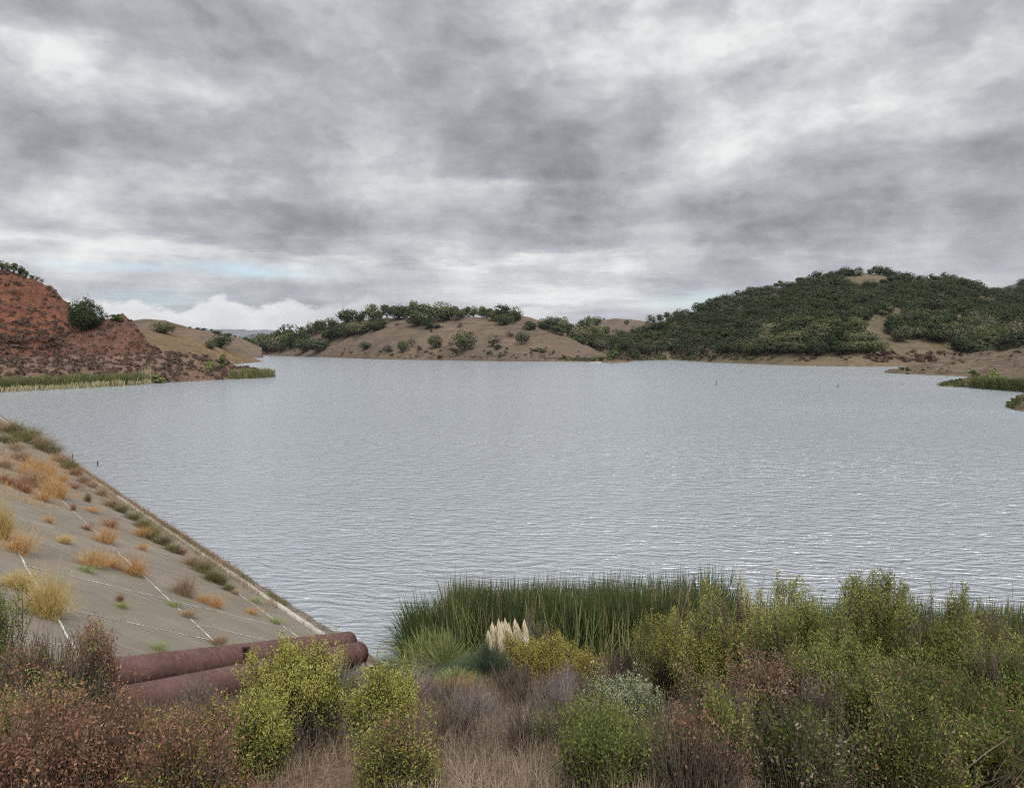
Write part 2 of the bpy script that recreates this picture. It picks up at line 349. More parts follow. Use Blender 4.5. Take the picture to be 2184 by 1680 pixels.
# ------------------------------------------------------------------ hills
HILLS = {}
def hill(key, name, label, u0, u1, shore, ridge_v, ridge_Y, material, prof=1.0, shore_is_Y=False, rows=90, du=2.2, noise=(6.0, 0.02), back=1.6, fine=(0.5, 0.2), bank=0.0, warp=0.0):
    us = np.arange(u0, u1 + du, du)
    sv = np.interp(us, [p[0] for p in shore], [p[1] for p in shore])
    Ys = sv if shore_is_Y else np.array([W(u, v)[1] for u, v in zip(us, sv)])
    rv = np.interp(us, [p[0] for p in ridge_v], [p[1] for p in ridge_v])
    Yr = np.interp(us, [p[0] for p in ridge_Y], [p[1] for p in ridge_Y])
    Yr = np.maximum(Yr, Ys + 3)
    zr = np.array([P(u, v, y)[2] for u, v, y in zip(us, rv, Yr)])
    zr = np.maximum(zr, 0.15)
    a = np.array([ray(u, 745)[0] / ray(u, 745)[1] for u in us])
    t = np.concatenate([[-0.06], np.linspace(0, 1, rows)])
    tb = np.linspace(0, 1, 16)[1:]
    Y = Ys[:, None] + (Yr - Ys)[:, None] * t[None]
    tt = np.clip(t, 0, 1)
    pr = tt ** prof
    if bank > 0: pr = np.maximum(pr, np.minimum(tt / 0.03, 1) * bank)
    Z = zr[:, None] * pr[None]
    X = a[:, None] * Y
    w1 = np.sin(np.pi * np.clip(tt, 0, 1)) ** 0.7 * 1.0
    Z = Z + fbm(X * noise[1], Y * noise[1], 3, 5) * noise[0] * w1[None] * np.clip(zr / (noise[0] * 3), 0, 1)[:, None]
    Z = Z + fbm(X * fine[1], Y * fine[1], 9, 4, 0.6) * fine[0] * np.clip(tt * 12, 0, 1)[None]
    Z[:, 0] = -1.0; Z[:, 1:] = np.maximum(Z[:, 1:], 0.02 + 0 * Z[:, 1:])
    if warp:
        Y = Y + fbm(X * 0.12, Z * 0.3, 21, 4) * warp * w1[None]
    Yb = Yr[:, None] + (Yr - Ys)[:, None] * back * tb[None]
    Xb = a[:, None] * Yb
    Zb = Z[:, -1:] * (np.cos(np.pi * tb) * 0.5 + 0.5)[None] - 1.5 * tb[None] + fbm(Xb * noise[1], Yb * noise[1], 3, 3) * noise[0] * 0.4 * np.sin(np.pi * tb)[None]
    Vx = np.concatenate([X, Xb], 1); Vy = np.concatenate([Y, Yb], 1); Vz = np.concatenate([Z, Zb], 1)
    # close the two ends by letting the last columns sink under the water
    e = np.ones(len(us)); e[0] = 0; e[-1] = 0
    Vz = Vz * e[:, None] - 1.0 * (1 - e)[:, None]
    V = np.stack([Vx, Vy, Vz], -1)
    n, m, _ = V.shape
    idx = np.arange(n * m).reshape(n, m)
    Fq = np.stack([idx[:-1, :-1], idx[1:, :-1], idx[1:, 1:], idx[:-1, 1:]], -1).reshape(-1, 4)
    o = obj(name, mesh(name, V.reshape(-1, 3), [Fq], True), material)
    tag(o, label, 'hill', kind='structure')
    HILLS[key] = (us, V[:, 1:len(t)], a)
    return o
def vproj(p):
    y = p[..., 1]; z = p[..., 2] - H
    f = y * math.cos(TH) - z * math.sin(TH); uu = y * math.sin(TH) + z * math.cos(TH)
    return CY - F_PX * uu / f
def on_hill(key, u, v):
    us, V, a = HILLS[key]
    i = int(np.clip(round((u - us[0]) / (us[1] - us[0])), 1, len(us) - 2))
    vv = vproj(V[i]); j = np.where(vv <= v)[0]
    j = j[0] if len(j) else int(np.argmin(vv))
    if j >= V.shape[1]: j = V.shape[1] - 1
    p = V[i, j].copy(); p[0] += (u - us[i]) / F_PX * p[1]
    return p

hill('A', 'far_mountains', 'blue-grey mountain range far behind the left shore', -1100, 3200, [(-400, 5200), (1500, 5200)],
     [(-400, 690), (200, 700), (380, 703), (450, 701), (500, 704), (560, 703), (620, 710), (700, 716), (800, 712), (1500, 700)], [(-400, 6200), (1500, 6200)], M['blue'], 1.0, True, 30, 6, (60, .0015), 0.12, fine=(10, .01))
hill('B', 'hill', 'rounded pale tan hill behind the golden slope at left', 180, 560, [(180, 600), (560, 700)],
     [(180, 697), (260, 688), (306, 680), (354, 683), (402, 698), (456, 707), (509, 719), (560, 742)], [(180, 760), (560, 800)], M['gold'], 1.1, True, noise=(4, .02))
hill('C', 'hill', 'golden grass slope running down to a point at left', 262, 560, [(262, 330), (480, 420), (501, 437), (540, 490), (560, 522)],
     [(262, 712), (295, 699), (330, 703), (375, 711), (440, 729), (491, 747), (509, 755), (545, 766), (558, 770)], [(262, 430), (480, 490), (560, 540)], M['gold_near'], 0.8, True, noise=(3, .03))
hill('D', 'cliff', 'steep red earth cliff at the left edge of the lake', -1000, 236, [(-1000, 190), (-260, 195), (236, 208)],
     [(-1000, 640), (-620, 560), (-260, 500), (-60, 545), (0, 571), (30, 577), (64, 589), (90, 601), (115, 615), (134, 638), (153, 654), (165, 678), (178, 703), (205, 730), (236, 752)], [(-260, 262), (180, 262), (236, 240)], M['red'], 0.85, True, 130, 1.1, noise=(3.5, .09), fine=(1.6, .28), warp=3.5)
hill('E', 'mound', 'ribbed reddish brown earth mound with a pointed top', 60, 362, [(60, 205), (362, 226)],
     [(60, 762), (99, 743), (150, 712), (185, 696), (220, 682), (238, 679), (252, 676), (265, 672), (275, 680), (284, 689), (308, 716), (327, 735), (346, 752), (362, 762)], [(60, 216), (265, 240), (362, 236)], M['redbrown'], 0.8, True, 110, 1.1, noise=(2, .1), fine=(1.3, .3), warp=2.5)
hill('F', 'shore_terrace', 'low scrub covered shelf along the left shore', -1000, 577, [(-200, 845), (0, 836), (134, 829), (268, 822), (348, 816), (469, 810), (560, 806), (577, 805)],
     [(-200, 745), (0, 758), (100, 758), (200, 756), (346, 753), (375, 749), (429, 759), (480, 771), (496, 775), (506, 784), (536, 786), (560, 792), (577, 802)], [(-200, 212), (0, 212), (350, 232), (480, 258), (577, 262)], M['shelf'], 0.75, False, 110, 1.5, noise=(1.2, .12), fine=(0.7, .35))
hill('J', 'hill', 'distant bare tan hilltop between the two wooded hills', 1150, 1520, [(1150, 1050), (1520, 1050)],
     [(1150, 725), (1200, 712), (1240, 697), (1282, 683), (1310, 679), (1345, 681), (1400, 690), (1520, 735)], [(1150, 1400), (1520, 1400)], M['gold'], 1.0, True, noise=(6, .01))
hill('I', 'hill', 'tan shoulder rising behind the crest oaks', 1000, 1400, [(1000, 760), (1400, 700)],
     [(1000, 690), (1040, 673), (1081, 669), (1133, 677), (1168, 692), (1230, 708), (1290, 722), (1340, 735), (1400, 752)], [(1000, 900), (1400, 900)], M['gold'], 0.9, True, noise=(4, .02))
hill('H', 'hill', 'broad tan hill across the lake with oaks along its crest', 488, 1306, [(488, 755), (517, 756), (632, 760), (837, 767), (1073, 770.5), (1231, 771.5), (1306, 772)],
     [(488, 750), (502, 747), (540, 738), (600, 722), (660, 703), (734, 686), (797, 680), (876, 677), (950, 676), (987, 674), (1054, 681), (1113, 691), (1168, 707), (1211, 720), (1251, 738), (1290, 757), (1306, 768)],
     [(488, 1180), (700, 900), (800, 800), (1054, 720), (1306, 560)], M['gold'], 0.95, noise=(7, .015), fine=(1.2, .1), bank=0.07)
hill('Q', 'hill', 'wooded ridge rising beyond the right-hand hill', 2040, 3000, [(2040, 800), (2420, 800)],
     [(2040, 660), (2095, 628), (2128, 620), (2184, 608), (2420, 585)], [(2040, 1000), (2420, 1000)], M['wood_floor'], 0.9, True, noise=(6, .02))
hill('L', 'hill', 'large hill at right covered in dark oak wood', 1286, 3000, [(1286, 768), (1333, 770), (1441, 768), (1545, 774), (1712, 780), (1816, 782), (1924, 782), (2420, 785)],
     [(1286, 748), (1304, 735), (1358, 714), (1391, 692), (1474, 668), (1533, 649), (1599, 629), (1670, 614), (1733, 600), (1780, 590), (1810, 586), (1850, 584), (1891, 588), (1941, 600), (1999, 599), (2057, 608), (2095, 624), (2150, 640), (2420, 640)],
     [(1286, 640), (1450, 760), (1850, 800), (2420, 800)], M['wood_floor'], 0.95, noise=(14, .012), fine=(1.5, .08), bank=0.035)
hill('M', 'shore_bank', 'bare eroded brown bank at the right shore', 1888, 3000, [(1888, 795.3), (1983, 800), (2057, 803), (2120, 806), (2420, 815)],
     [(1888, 794), (1930, 786), (1962, 780), (2000, 768), (2045, 758), (2128, 745), (2184, 736), (2420, 720)], [(1888, 305), (1962, 370), (2420, 400)], M['bank'], 0.8, False, 90, 1.5, noise=(2.5, .05), fine=(1.4, .15))
hill('N', 'shore_spit', 'low green and brown spit at the right shore', 2000, 3000, [(2000, 822), (2025, 825), (2091, 828), (2184, 836), (2420, 850)],
     [(2000, 821), (2030, 813), (2057, 807), (2120, 803), (2184, 797), (2420, 785)], [(2000, 205), (2184, 240), (2420, 240)], M['bank'], 0.7, False, 50, 1.5, noise=(1, .1), fine=(0.4, .3))
hill('O', 'shore_spit', 'small rocky point at the right edge', 2152, 3000, [(2152, 868), (2168, 874), (2184, 877), (2420, 895)],
     [(2152, 866), (2160, 858), (2170, 849), (2184, 842), (2420, 822)], [(2152, 130), (2184, 142), (2420, 145)], M['bank'], 0.5, False, 50, 1.2, noise=(0.8, .2), fine=(0.6, .6))
hill('K', 'islet', 'tiny low islet in front of the far shore', 1250, 1345, [(1250, 771.8), (1270, 773.2), (1310, 774.2), (1345, 772.4)],
     [(1250, 770.5), (1270, 767), (1300, 765), (1325, 768), (1345, 771)], [(1250, 515), (1345, 515)], M['shelf'], 0.5, False, 24, 1.0, noise=(0.4, .1), fine=(0.3, .3))

# ------------------------------------------------------------------ dam face
A0 = np.array([-6.7, 26.2]); DD = np.array([-.6295, .7770]); DN = np.array([-.7770, -.6295]); KS = 0.464
def dam(a, s, up=0.0):
    a = np.asarray(a, float); s = np.asarray(s, float)
    return np.stack([A0[0] + DD[0] * a + DN[0] * s, A0[1] + DD[1] * a + DN[1] * s, KS * s + up + 0 * a], -1)
def dam_hit(u, v):
    a, c, s_ = ray(u, v); r = np.array([a, c])
    t = (KS * (-A0 @ DN) - H) / (s_ - KS * (r @ DN)); p = r * t
    return (p - A0) @ DD, (p - A0) @ DN
def concrete(w):
    pos = w.n('ShaderNodeTexCoord').outputs['Object']
    a = w.noise(pos, 0.35, 5, 0.6); b = w.noise(pos, 3.0, 5, 0.7); c = w.noise(pos, 40.0, 3, 0.7)
    col = w.ramp(a, [(.3, (.138, .116, .085)), (.5, (.172, .147, .108)), (.72, (.21, .184, .140))])
    col = w.mix(w.mr(b, .45, .75, 0, .55), col, (.15, .14, .12))
    col = w.mix(w.mr(c, .35, .65, .28, 0), col, (.10, .09, .075))
    dn = w.n('ShaderNodeMapping', ins={0: pos, 2: (0, 0, math.radians(-39)), 3: (.25, 2.2, .25)}).outputs[0]
    stn = w.noise(dn, 1.0, 6, .7, .5); col = w.mix(w.mr(stn, .5, .72, 0, .55), col, (.105, .092, .07)); col = w.mix(w.mr(stn, .42, .28, 0, .4), col, (.28, .255, .21))
    z = w.n('ShaderNodeSeparateXYZ', ins={0: pos}).outputs[2]
    wet = w.mr(w.m('ADD', z, w.m('MULTIPLY', b, -0.25)), 0.12, -0.05, 0, 0.75)
    col = w.mix(wet, col, (.06, .055, .045))
    finish(w, col, 0.9, 0.2, bump=c, bstr=0.35, bdist=0.01)
M['concrete'] = mat('weathered_concrete', concrete)
M['sealant'] = mat('white_joint_sealant', lambda w: finish(w, w.ramp(w.noise(w.n('ShaderNodeTexCoord').outputs['Object'], 6, 5, .7), [(.34, (.20, .185, .155)), (.46, (.36, .345, .31)), (.66, (.56, .545, .50))]), 0.8))
M['curb'] = mat('pale_concrete_curb', lambda w: finish(w, w.ramp(w.noise(w.n('ShaderNodeTexCoord').outputs['Object'], 2.5, 6, .7), [(.32, (.17, .145, .115)), (.5, (.33, .29, .235)), (.72, (.47, .43, .37))]), 0.9))
# right-hand boundary of the slab runs behind the pipes
def edge_a(s): return np.interp(s, [-4, 0, 1.3, 6.9, 12, 40], [-4.5, -4.5, -4.9, -7.9, -10.6, -26])
def build_dam():
    ss = np.linspace(-3, 17, 60); V = []
    for s in ss:
        a0 = edge_a(s); aa = a0 + (180 - a0) * np.linspace(0, 1, 240) ** 2
        p = dam(aa, s); p[:, 2] += fbm(p[:, 0] * .5, p[:, 1] * .5, 5, 3) * 0.03; V.append(p)
    V = np.stack(V); sk = V[:, :1].copy(); sk[..., 2] -= 5.0; sk[..., :2] -= DD * 0.15; V = np.concatenate([sk, V], 1); n, m, _ = V.shape   # the slab's side wall
    # crest behind the slope
    V2 = V[-1:].copy(); V2[..., :2] += DN * 12; V3 = V2.copy(); V3[..., :2] += DN * 6; V3[..., 2] = -2
    V = np.concatenate([V, V2, V3]); n += 2
    idx = np.arange(n * m).reshape(n, m)
    Fq = np.stack([idx[:-1, :-1], idx[:-1, 1:], idx[1:, 1:], idx[1:, :-1]], -1).reshape(-1, 4)
    root = empty('dam', (0, 0, 0)); tag(root, 'grey concrete dam slope with white joints at left', 'dam')
    obj('dam_face', mesh('dam_face', V.reshape(-1, 3), [Fq], True), M['concrete'], root)
    # sealed joints: thin ragged strips lying on the slab
    def strip(a0, s0, a1, s1, w=0.06, name='joint'):
        L = math.hypot(a1 - a0, s1 - s0); n = max(6, int(L / 0.12)); t = np.linspace(0, 1, n)
        a = a0 + (a1 - a0) * t; s = s0 + (s1 - s0) * t
        base = dam(a, s); j = fbm(base[:, 0] * 1.1, base[:, 1] * 1.1, 8, 3) * 0.03
        wd = w * (0.75 + 0.9 * (fbm(base[:, 0] * 5, base[:, 1] * 5, 4, 3)))
        du, ds = (a1 - a0) / L, (s1 - s0) / L
        up = 0.035
        A = dam(a - ds * (j - wd / 2), s + du * (j - wd / 2), up); B = dam(a - ds * (j + wd / 2), s + du * (j + wd / 2), up)
        A[:, 2] += fbm(A[:, 0] * .5, A[:, 1] * .5, 5, 3) * 0.03; B[:, 2] += fbm(B[:, 0] * .5, B[:, 1] * .5, 5, 3) * 0.03
        V = np.stack([A, B], 1).reshape(-1, 3); i = np.arange(n - 1) * 2
        V[:, 2] -= 0.023
        obj(name, mesh(name, V, [np.stack([i, i + 1, i + 3, i + 2], -1)]), M['sealant'], root)
    for s in (1.68, 5.2, 8.78, 12.3): strip(edge_a(s) + .1, s, 110, s, 0.062)
    for a in (-4.75, -0.7, 3.6, 7.9, 12.2, 16.4, 20.8, 25.3, 29.6, 34, 38.4, 43, 48, 53, 58, 64): strip(a, 5.26, a + .2, 8.72, 0.062)
    for a in (-3.35, -0.85, 4.9, 9.2, 13.4, 18, 22.3, 26.5, 31, 35.5, 40, 45, 50, 56, 62): strip(a, 1.75, a + .1, 5.15, 0.06)
    for a in (-7.7, -3.2, 1.2, 5.6, 10, 14.4, 19, 23.5, 28, 33, 38): strip(a, 8.85, a, 12.2, 0.055)
    for a in (1.0, 7, 13, 19, 25, 31): strip(a, 0.3, a, 1.6, 0.035)
    # pale curb at the waterline
    mb = MB(); aa = np.linspace(-4.4, 110, 500)
    j = fbm(aa * .3, aa * 0, 2, 3) * 0.08
    pr = [(-0.05, -0.02), (-0.05, 0.12), (0.22, 0.12), (0.24, -0.02)]
    pts = np.stack([dam(aa, 0.28 + ds + j, dz) for ds, dz in pr], 1)
    n = len(aa); idx = np.arange(n * 4).reshape(n, 4)
    for k in range(3): mb.add(pts.reshape(-1, 3), np.stack([idx[:-1, k], idx[1:, k], idx[1:, k + 1], idx[:-1, k + 1]], -1)) if k == 0 else mb.F[4].append(np.stack([idx[:-1, k], idx[1:, k], idx[1:, k + 1], idx[:-1, k + 1]], -1))
    obj('curb', mb.mesh('curb'), M['curb'], root)
    # broken dark ledge at the water's edge
    mb = MB(); aa = np.linspace(-4.4, 110, 700); j = fbm(aa * 1.3, aa * 0 + 3, 12, 4) * 0.22
    pts = np.stack([dam(aa, -0.45 + j, 0.14), dam(aa, -0.22 + j, 0.16), dam(aa, 0.1, 0.03)], 1); pts[:, 0, 2] = -0.1
    n = len(aa); idx = np.arange(n * 3).reshape(n, 3)
    mb.add(pts.reshape(-1, 3), np.concatenate([np.stack([idx[:-1, k], idx[1:, k], idx[1:, k + 1], idx[:-1, k + 1]], -1) for k in range(2)]))
    obj('toe_ledge', mb.mesh('toe_ledge'), mat('wet_stone', lambda w: finish(w, w.ramp(w.noise(w.n('ShaderNodeTexCoord').outputs['Object'], 5, 5, .7), [(.3, (.03, .026, .02)), (.7, (.16, .14, .11))]), 0.6, 0.4)), root)
build_dam()

# ------------------------------------------------------------------ near hillside (the ground the photographer stands on)
PA = P(380, 1473, 14.8); PB = P(752, 1394, 21.0)       # axis of the nearer pipe
def ground_z(x, y):
    x = np.asarray(x, float); y = np.asarray(y, float)
    z = 8.3 - 0.36 * y + 0.35 * np.clip(x - 3, 0, 12) * np.clip((18 - y) / 18, 0, 1) * 0.25
    z = np.where(y < 0, 8.3, z)
    z = z + fbm(x * .25, y * .25, 31, 4) * 0.5 * np.clip((23 - y) / 6, 0.2, 1)
    d = (PB - PA)[:2]; d = d / np.linalg.norm(d); nn = np.array([-d[1], d[0]])
    q = (x - PA[0]) * nn[0] + (y - PA[1]) * nn[1] + 0.5
    z = z - 0.75 * np.exp(-((q + 0.0) / 1.4) ** 2) * np.clip((24 - y) / 4, 0, 1) * np.clip((y - 6) / 5, 0, 1)
    s = (x - A0[0]) * DN[0] + (y - A0[1]) * DN[1]; a = (x - A0[0]) * DD[0] + (y - A0[1]) * DD[1]
    left = np.clip((a - edge_a(s)) * 1.5, 0, 1)
    z = z * (1 - left) + np.minimum(z, KS * s - 0.6) * left
    return np.maximum(z, -1.2)
def build_ground():
    xs = np.concatenate([np.linspace(-60, -14, 40, endpoint=False), np.linspace(-14, 18, 220, endpoint=False), np.linspace(18, 70, 50)])
    ys = np.concatenate([np.linspace(-30, 4, 24, endpoint=False), np.linspace(4, 27, 170)])
    X, Y = np.meshgrid(xs, ys); Z = ground_z(X, Y)
    Z = Z + fbm(X * 2.5, Y * 2.5, 77, 3) * 0.08
    V = np.stack([X, Y, Z], -1); n, m, _ = V.shape; idx = np.arange(n * m).reshape(n, m)
    Fq = np.stack([idx[:-1, :-1], idx[:-1, 1:], idx[1:, 1:], idx[1:, :-1]], -1).reshape(-1, 4)
    def g(w):
        pos = w.n('ShaderNodeTexCoord').outputs['Object']
        a = w.noise(pos, 0.6, 4, .6); b = w.noise(pos, 9, 5, .75); 
        c = w.ramp(a, [(.3, (.10, .07, .055)), (.5, (.19, .125, .08)), (.7, (.25, .17, .11))])
        c = w.mix(w.mr(b, .35, .65, .75, 0), c, (.045, .033, .027))
        finish(w, c, 0.95, 0.05, bump=b, bstr=.8, bdist=.08)
    tag(obj('ground', mesh('ground', V.reshape(-1, 3), [Fq], True), mat('hillside_soil', g)), 'brown dry hillside sloping down to the water', 'ground', kind='structure')
build_ground()
def gp(u, v=None, Y=None):
    """point on the near hillside: seen at (u,v), or in column u at depth Y"""
    if Y is None:
        for Y in np.arange(4, 27, 0.05):
            p = P(u, v, Y)
            if p[2] <= ground_z(p[0], p[1]): break
    for _ in range(6):
        x = (u - CX) / F_PX * Y / (math.cos(TH))
        x = P(u, v if v else 1500, Y)[0]
    return np.array([x, Y, float(ground_z(x, Y))])

#PART2
# ------------------------------------------------------------------ pipes
def rust(w):
    pos = w.n('ShaderNodeTexCoord').outputs['Object']
    a = w.noise(pos, 1.3, 5, .65); b = w.noise(pos, 11, 5, .7); c = w.noise(pos, 60, 3, .7)
    col = w.ramp(a, [(.3, (.062, .032, .027)), (.5, (.092, .048, .041)), (.7, (.125, .072, .062))])
    col = w.mix(w.mr(b, .48, .7, 0, .6), col, (.20, .10, .075))
    col = w.mix(w.mr(c, .3, .6, .3, 0), col, (.045, .022, .02))
    finish(w, col, 0.78, 0.25, bump=w.m('ADD', b, w.m('MULTIPLY', c, .4)), bstr=.35, bdist=.01)
M['rust'] = mat('rusted_steel', rust)
M['rust_dark'] = mat('dark_rust', lambda w: finish(w, (.03, .017, .014), .9))
def make_pipe(A, B, r, label, seams, bracket=None):
    A = np.array(A); B = np.array(B); L = np.linalg.norm(B - A); d = (B - A) / L
    root = empty('steel_pipe', A); tag(root, label, 'pipe', 'rusted pipes lying side by side down to the water')
    side = np.cross(d, [0, 0, 1]); side /= np.linalg.norm(side); up = np.cross(side, d)
    def ring(t, rr, k=40):
        an = np.arange(k) * 2 * np.pi / k
        sag = -0.05 * math.sin(math.pi * min(max(t / L, 0), 1))
        return d * t + np.array([0, 0, sag]) + rr * (np.cos(an)[:, None] * side + np.sin(an)[:, None] * up)
    def lathe(prof, name, m_):
        V = np.concatenate([ring(t, rr) for t, rr in prof]); n = len(prof); i = np.arange(n * 40).reshape(n, 40)
        F = np.stack([i[:-1], np.roll(i[:-1], -1, 1), np.roll(i[1:], -1, 1), i[1:]], -1).reshape(-1, 4)
        return obj(name, mesh(name, V, [F], True), m_, root)
    ts = np.linspace(0, L, 60)
    lathe([(t, r * (1 + 0.006 * math.sin(t * 2.1) + .004 * math.sin(t * 5.7))) for t in ts] + [(L, r - .012), (L - .02, r - .014)] + [(t, r - .014) for t in (L - 1.2, L - 2.5)] + [(L - 2.5, 0.01)], 'barrel', M['rust'])
    for t in seams:
        lathe([(t - .028, r * .995), (t - .014, r + .007), (t + .014, r + .007), (t + .028, r * .995)], 'weld_seam', M['rust_dark'] if t == seams[0] else M['rust'])
    if bracket is not None:
        mb = MB(); c = d * bracket + side * r * .93 + up * r * .25
        def box(c, hx, hy, hz, ax=side, ay=d, az=up):
            s = np.array([[i, j, k] for i in (-1, 1) for j in (-1, 1) for k in (-1, 1)], float)
            V = c + s[:, :1] * hx * ax + s[:, 1:2] * hy * ay + s[:, 2:] * hz * az
            mb.add(V, [[0, 1, 3, 2], [4, 6, 7, 5], [0, 4, 5, 1], [2, 3, 7, 6], [0, 2, 6, 4], [1, 5, 7, 3]])
        box(c, .02, .05, .17); box(c + up * .17 + side * .03, .06, .11, .018)
        obj('bracket', mb.mesh('bracket'), M['rust_dark'], root)
    return root
RP = 0.315
A2 = P(330, 1481, 14.2); B2 = P(765, 1393, 20.8); d2 = (B2 - A2) / np.linalg.norm(B2 - A2)
A1 = P(360, 1418, 15.4); B1 = P(742, 1370, 21.6); d1 = (B1 - A1) / np.linalg.norm(B1 - A1)
make_pipe(A2 - d2 * 14.0, B2, RP, 'nearer rusted steel pipe with open end in dead weeds', (16.6, 18.9))
make_pipe(A1 - d1 * 15.0, B1, RP, 'farther rusted steel pipe with bracket on its side', (18.9, 17.0), 17.0)
def cradle(c, label):
    root = empty('pipe_support', (c[0], c[1], 0)); tag(root, label, 'pipe support', 'concrete blocks under the pipes')
    mb = MB(); w_, l_ = 0.62, 0.16; z0, z1 = -0.6, c[2] - RP * .8
    s = np.array([[i * (1.15 if k < 0 else 1), j * (1.3 if k < 0 else 1), 0] for i in (-1, 1) for j in (-1, 1) for k in (-1, 1)], float)
    zz = np.array([z0, z1] * 4); V = s * [w_, l_, 0]; V[:, 2] = zz
    mb.add(V, [[0, 1, 3, 2], [4, 6, 7, 5], [0, 4, 5, 1], [2, 3, 7, 6], [0, 2, 6, 4], [1, 5, 7, 3]])
    obj('block', mb.mesh('block'), M['concrete'], root)
    return root
mid_ = lambda t: ((A1 - d1 * 0 + (B1 - A1) * t) + (A2 + (B2 - A2) * t)) / 2
cradle(mid_(.92), 'low concrete block under the pipe ends')
cradle(mid_(.45), 'low concrete block under the middle of the pipes')

# ------------------------------------------------------------------ trees
def crown_mesh(seed, n=1300, lobes=13, flat=0.62, size=0.07, gap=0.18, low=0.25, core=True):
    """crown for a tree of width 1 and height 1: leaf clumps over many lobes"""
    r = np.random.default_rng(seed); mb = MB()
    c = []
    for i in range(lobes):
        a = r.uniform(0, 2 * np.pi); q = math.sqrt(r.uniform(0, 1)) * 0.33
        zc = low + 0.14 + (1 - low - 0.34) * math.sqrt(max(0, 1 - (q / .36) ** 2)) * r.uniform(0.0, 1.0)
        c.append([q * math.cos(a), q * math.sin(a), zc, r.uniform(.13, .22)])
    c = np.array(c); k = r.integers(0, lobes, n)
    dr = unit(r.normal(size=(n, 3))); dr[:, 2] = np.where(r.uniform(0, 1, n) < .7, np.abs(dr[:, 2]), dr[:, 2]); dr = unit(dr)
    rad = c[k, 3] * (1 - gap * r.uniform(0, 1, n) ** 2) * (1 + .12 * r.normal(size=n))
    p = c[k, :3] + dr * rad[:, None] * [1, 1, .85]
    if size < .07 or lobes > 10:
        kk = r.uniform(0, 1, n) < (.38 if lobes < 20 else .65); zmid = (low + .93) / 2; e = unit(r.normal(size=(n, 3)))
        lump = 1 + .22 * np.sin(e[:, 0] * 5 + seed) * np.sin(e[:, 1] * 6 + seed * 2) + .1 * r.normal(size=n)
        p[kk] = (e * [.44, .44, (.93 - low) / 2 * .95] * lump[:, None] + [0, 0, zmid])[kk]; dr[kk] = e[kk]
    s = size * r.uniform(.5, 1.3, n)
    nr = unit(dr + .26 * r.normal(size=(n, 3))); t1 = unit(np.cross(nr, r.normal(size=(n, 3)))); t2 = np.cross(nr, t1)
    ang = r.uniform(0, 2 * np.pi, n)
    V = []
    for q in range(5):
        th = ang + q * 2 * np.pi / 5; m_ = r.uniform(.35, .65, n)
        V.append(p + (np.cos(th) * s * m_)[:, None] * t1 + (np.sin(th) * s * m_)[:, None] * t2)
    mb.add(np.stack(V, 1), np.arange(n * 5).reshape(n, 5))
    return mb.mesh('crown'), c
def trunk_mesh(seed, c, low=0.25, rb=.035, twigs=0):
    r = np.random.default_rng(seed + 500); mb = MB()
    lean = r.normal(size=2) * .04
    t = np.linspace(0, 1, 5)[:, None]
    top = np.array([lean[0], lean[1], low + .12]); ctr = t * top + np.array([0, 0, -.04]) * (1 - t)
    tubes(mb, ctr[None], np.linspace(rb * 1.25, rb * .7, 5)[None], 6)
    for q in c[: max(7, len(c) // 2)]:
        s0 = ctr[r.integers(2, 5)]; e = q[:3]; m_ = (s0 + e) / 2 + r.normal(size=3) * .03
        tt = np.linspace(0, 1, 5)[:, None]; pp = (1 - tt) ** 2 * s0 + 2 * tt * (1 - tt) * m_ + tt ** 2 * e
        tubes(mb, pp[None], np.linspace(rb * .55, rb * .15, 5)[None], 4)
    for _ in range(twigs):
        q = c[r.integers(0, len(c))]; dv = unit(r.normal(size=3) + [0, 0, .4]); s0 = q[:3] - dv * .05; e = q[:3] + dv * q[3] * r.uniform(.8, 1.4)
        pp = s0 + np.linspace(0, 1, 3)[:, None] * (e - s0) + r.normal(size=(3, 3)) * .012
        tubes(mb, pp[None], np.array([[.006, .004, .002]]), 3)
    return mb.mesh('trunk')
TREES = {}
def tree_proto(key, seed, m_, **kw):
    low = kw.get('low', .25); tw = kw.pop('twigs', 0); trunk = kw.pop('trunk', True); name = kw.pop('name', 'oak_tree')
    cm, c = crown_mesh(seed, **kw); cm.materials.append(m_)
    tm = trunk_mesh(seed, c, low, twigs=tw) if trunk else None
    if tm: tm.materials.append(M['bark'])
    TREES[key] = (name, cm, tm)
for i in range(6): tree_proto('oak%d' % i, 40 + i, M['oak'], n=1500, lobes=[11, 14, 9, 16, 12, 13][i], low=[.06, .10, .02, .08, .14, .0][i])
for i in range(3): tree_proto('olive%d' % i, 60 + i, M['oak_olive'], n=1200, lobes=14 + i, low=.10, gap=.5)
for i in range(2): tree_proto('bare%d' % i, 70 + i, M['bare'], n=520, lobes=12, low=.15, size=.05, gap=.8, twigs=160, name='bare_tree')
for i in range(3): tree_proto('bush%d' % i, 80 + i, M['oak'], n=500, lobes=8, low=.0, size=.1, trunk=True, name='bush')
tree_proto('gbush', 90, M['greenbush'], n=900, lobes=10, low=.0, size=.08, name='bush')
tree_proto('tall', 91, M['oak'], n=900, lobes=12, low=.1, size=.08, name='tree')
for i in range(2): tree_proto('bigoak%d' % i, 95 + i, M['oak'], n=9000, lobes=26, low=.0, size=.036, gap=.15)
used = {}
def tree(kind, p, wd, ht, label, cat='tree', group=None, rz=None):
    name, cm, tm = TREES[kind]
    o = empty(name, p, rng.uniform(0, 6.28) if rz is None else rz, (wd / .92, wd / .92, ht / .93))
    tag(o, label, cat, group)
    obj('crown', cm, None, o)
    if tm: obj('trunk', tm, None, o)
    return o
CREST = [1.0]
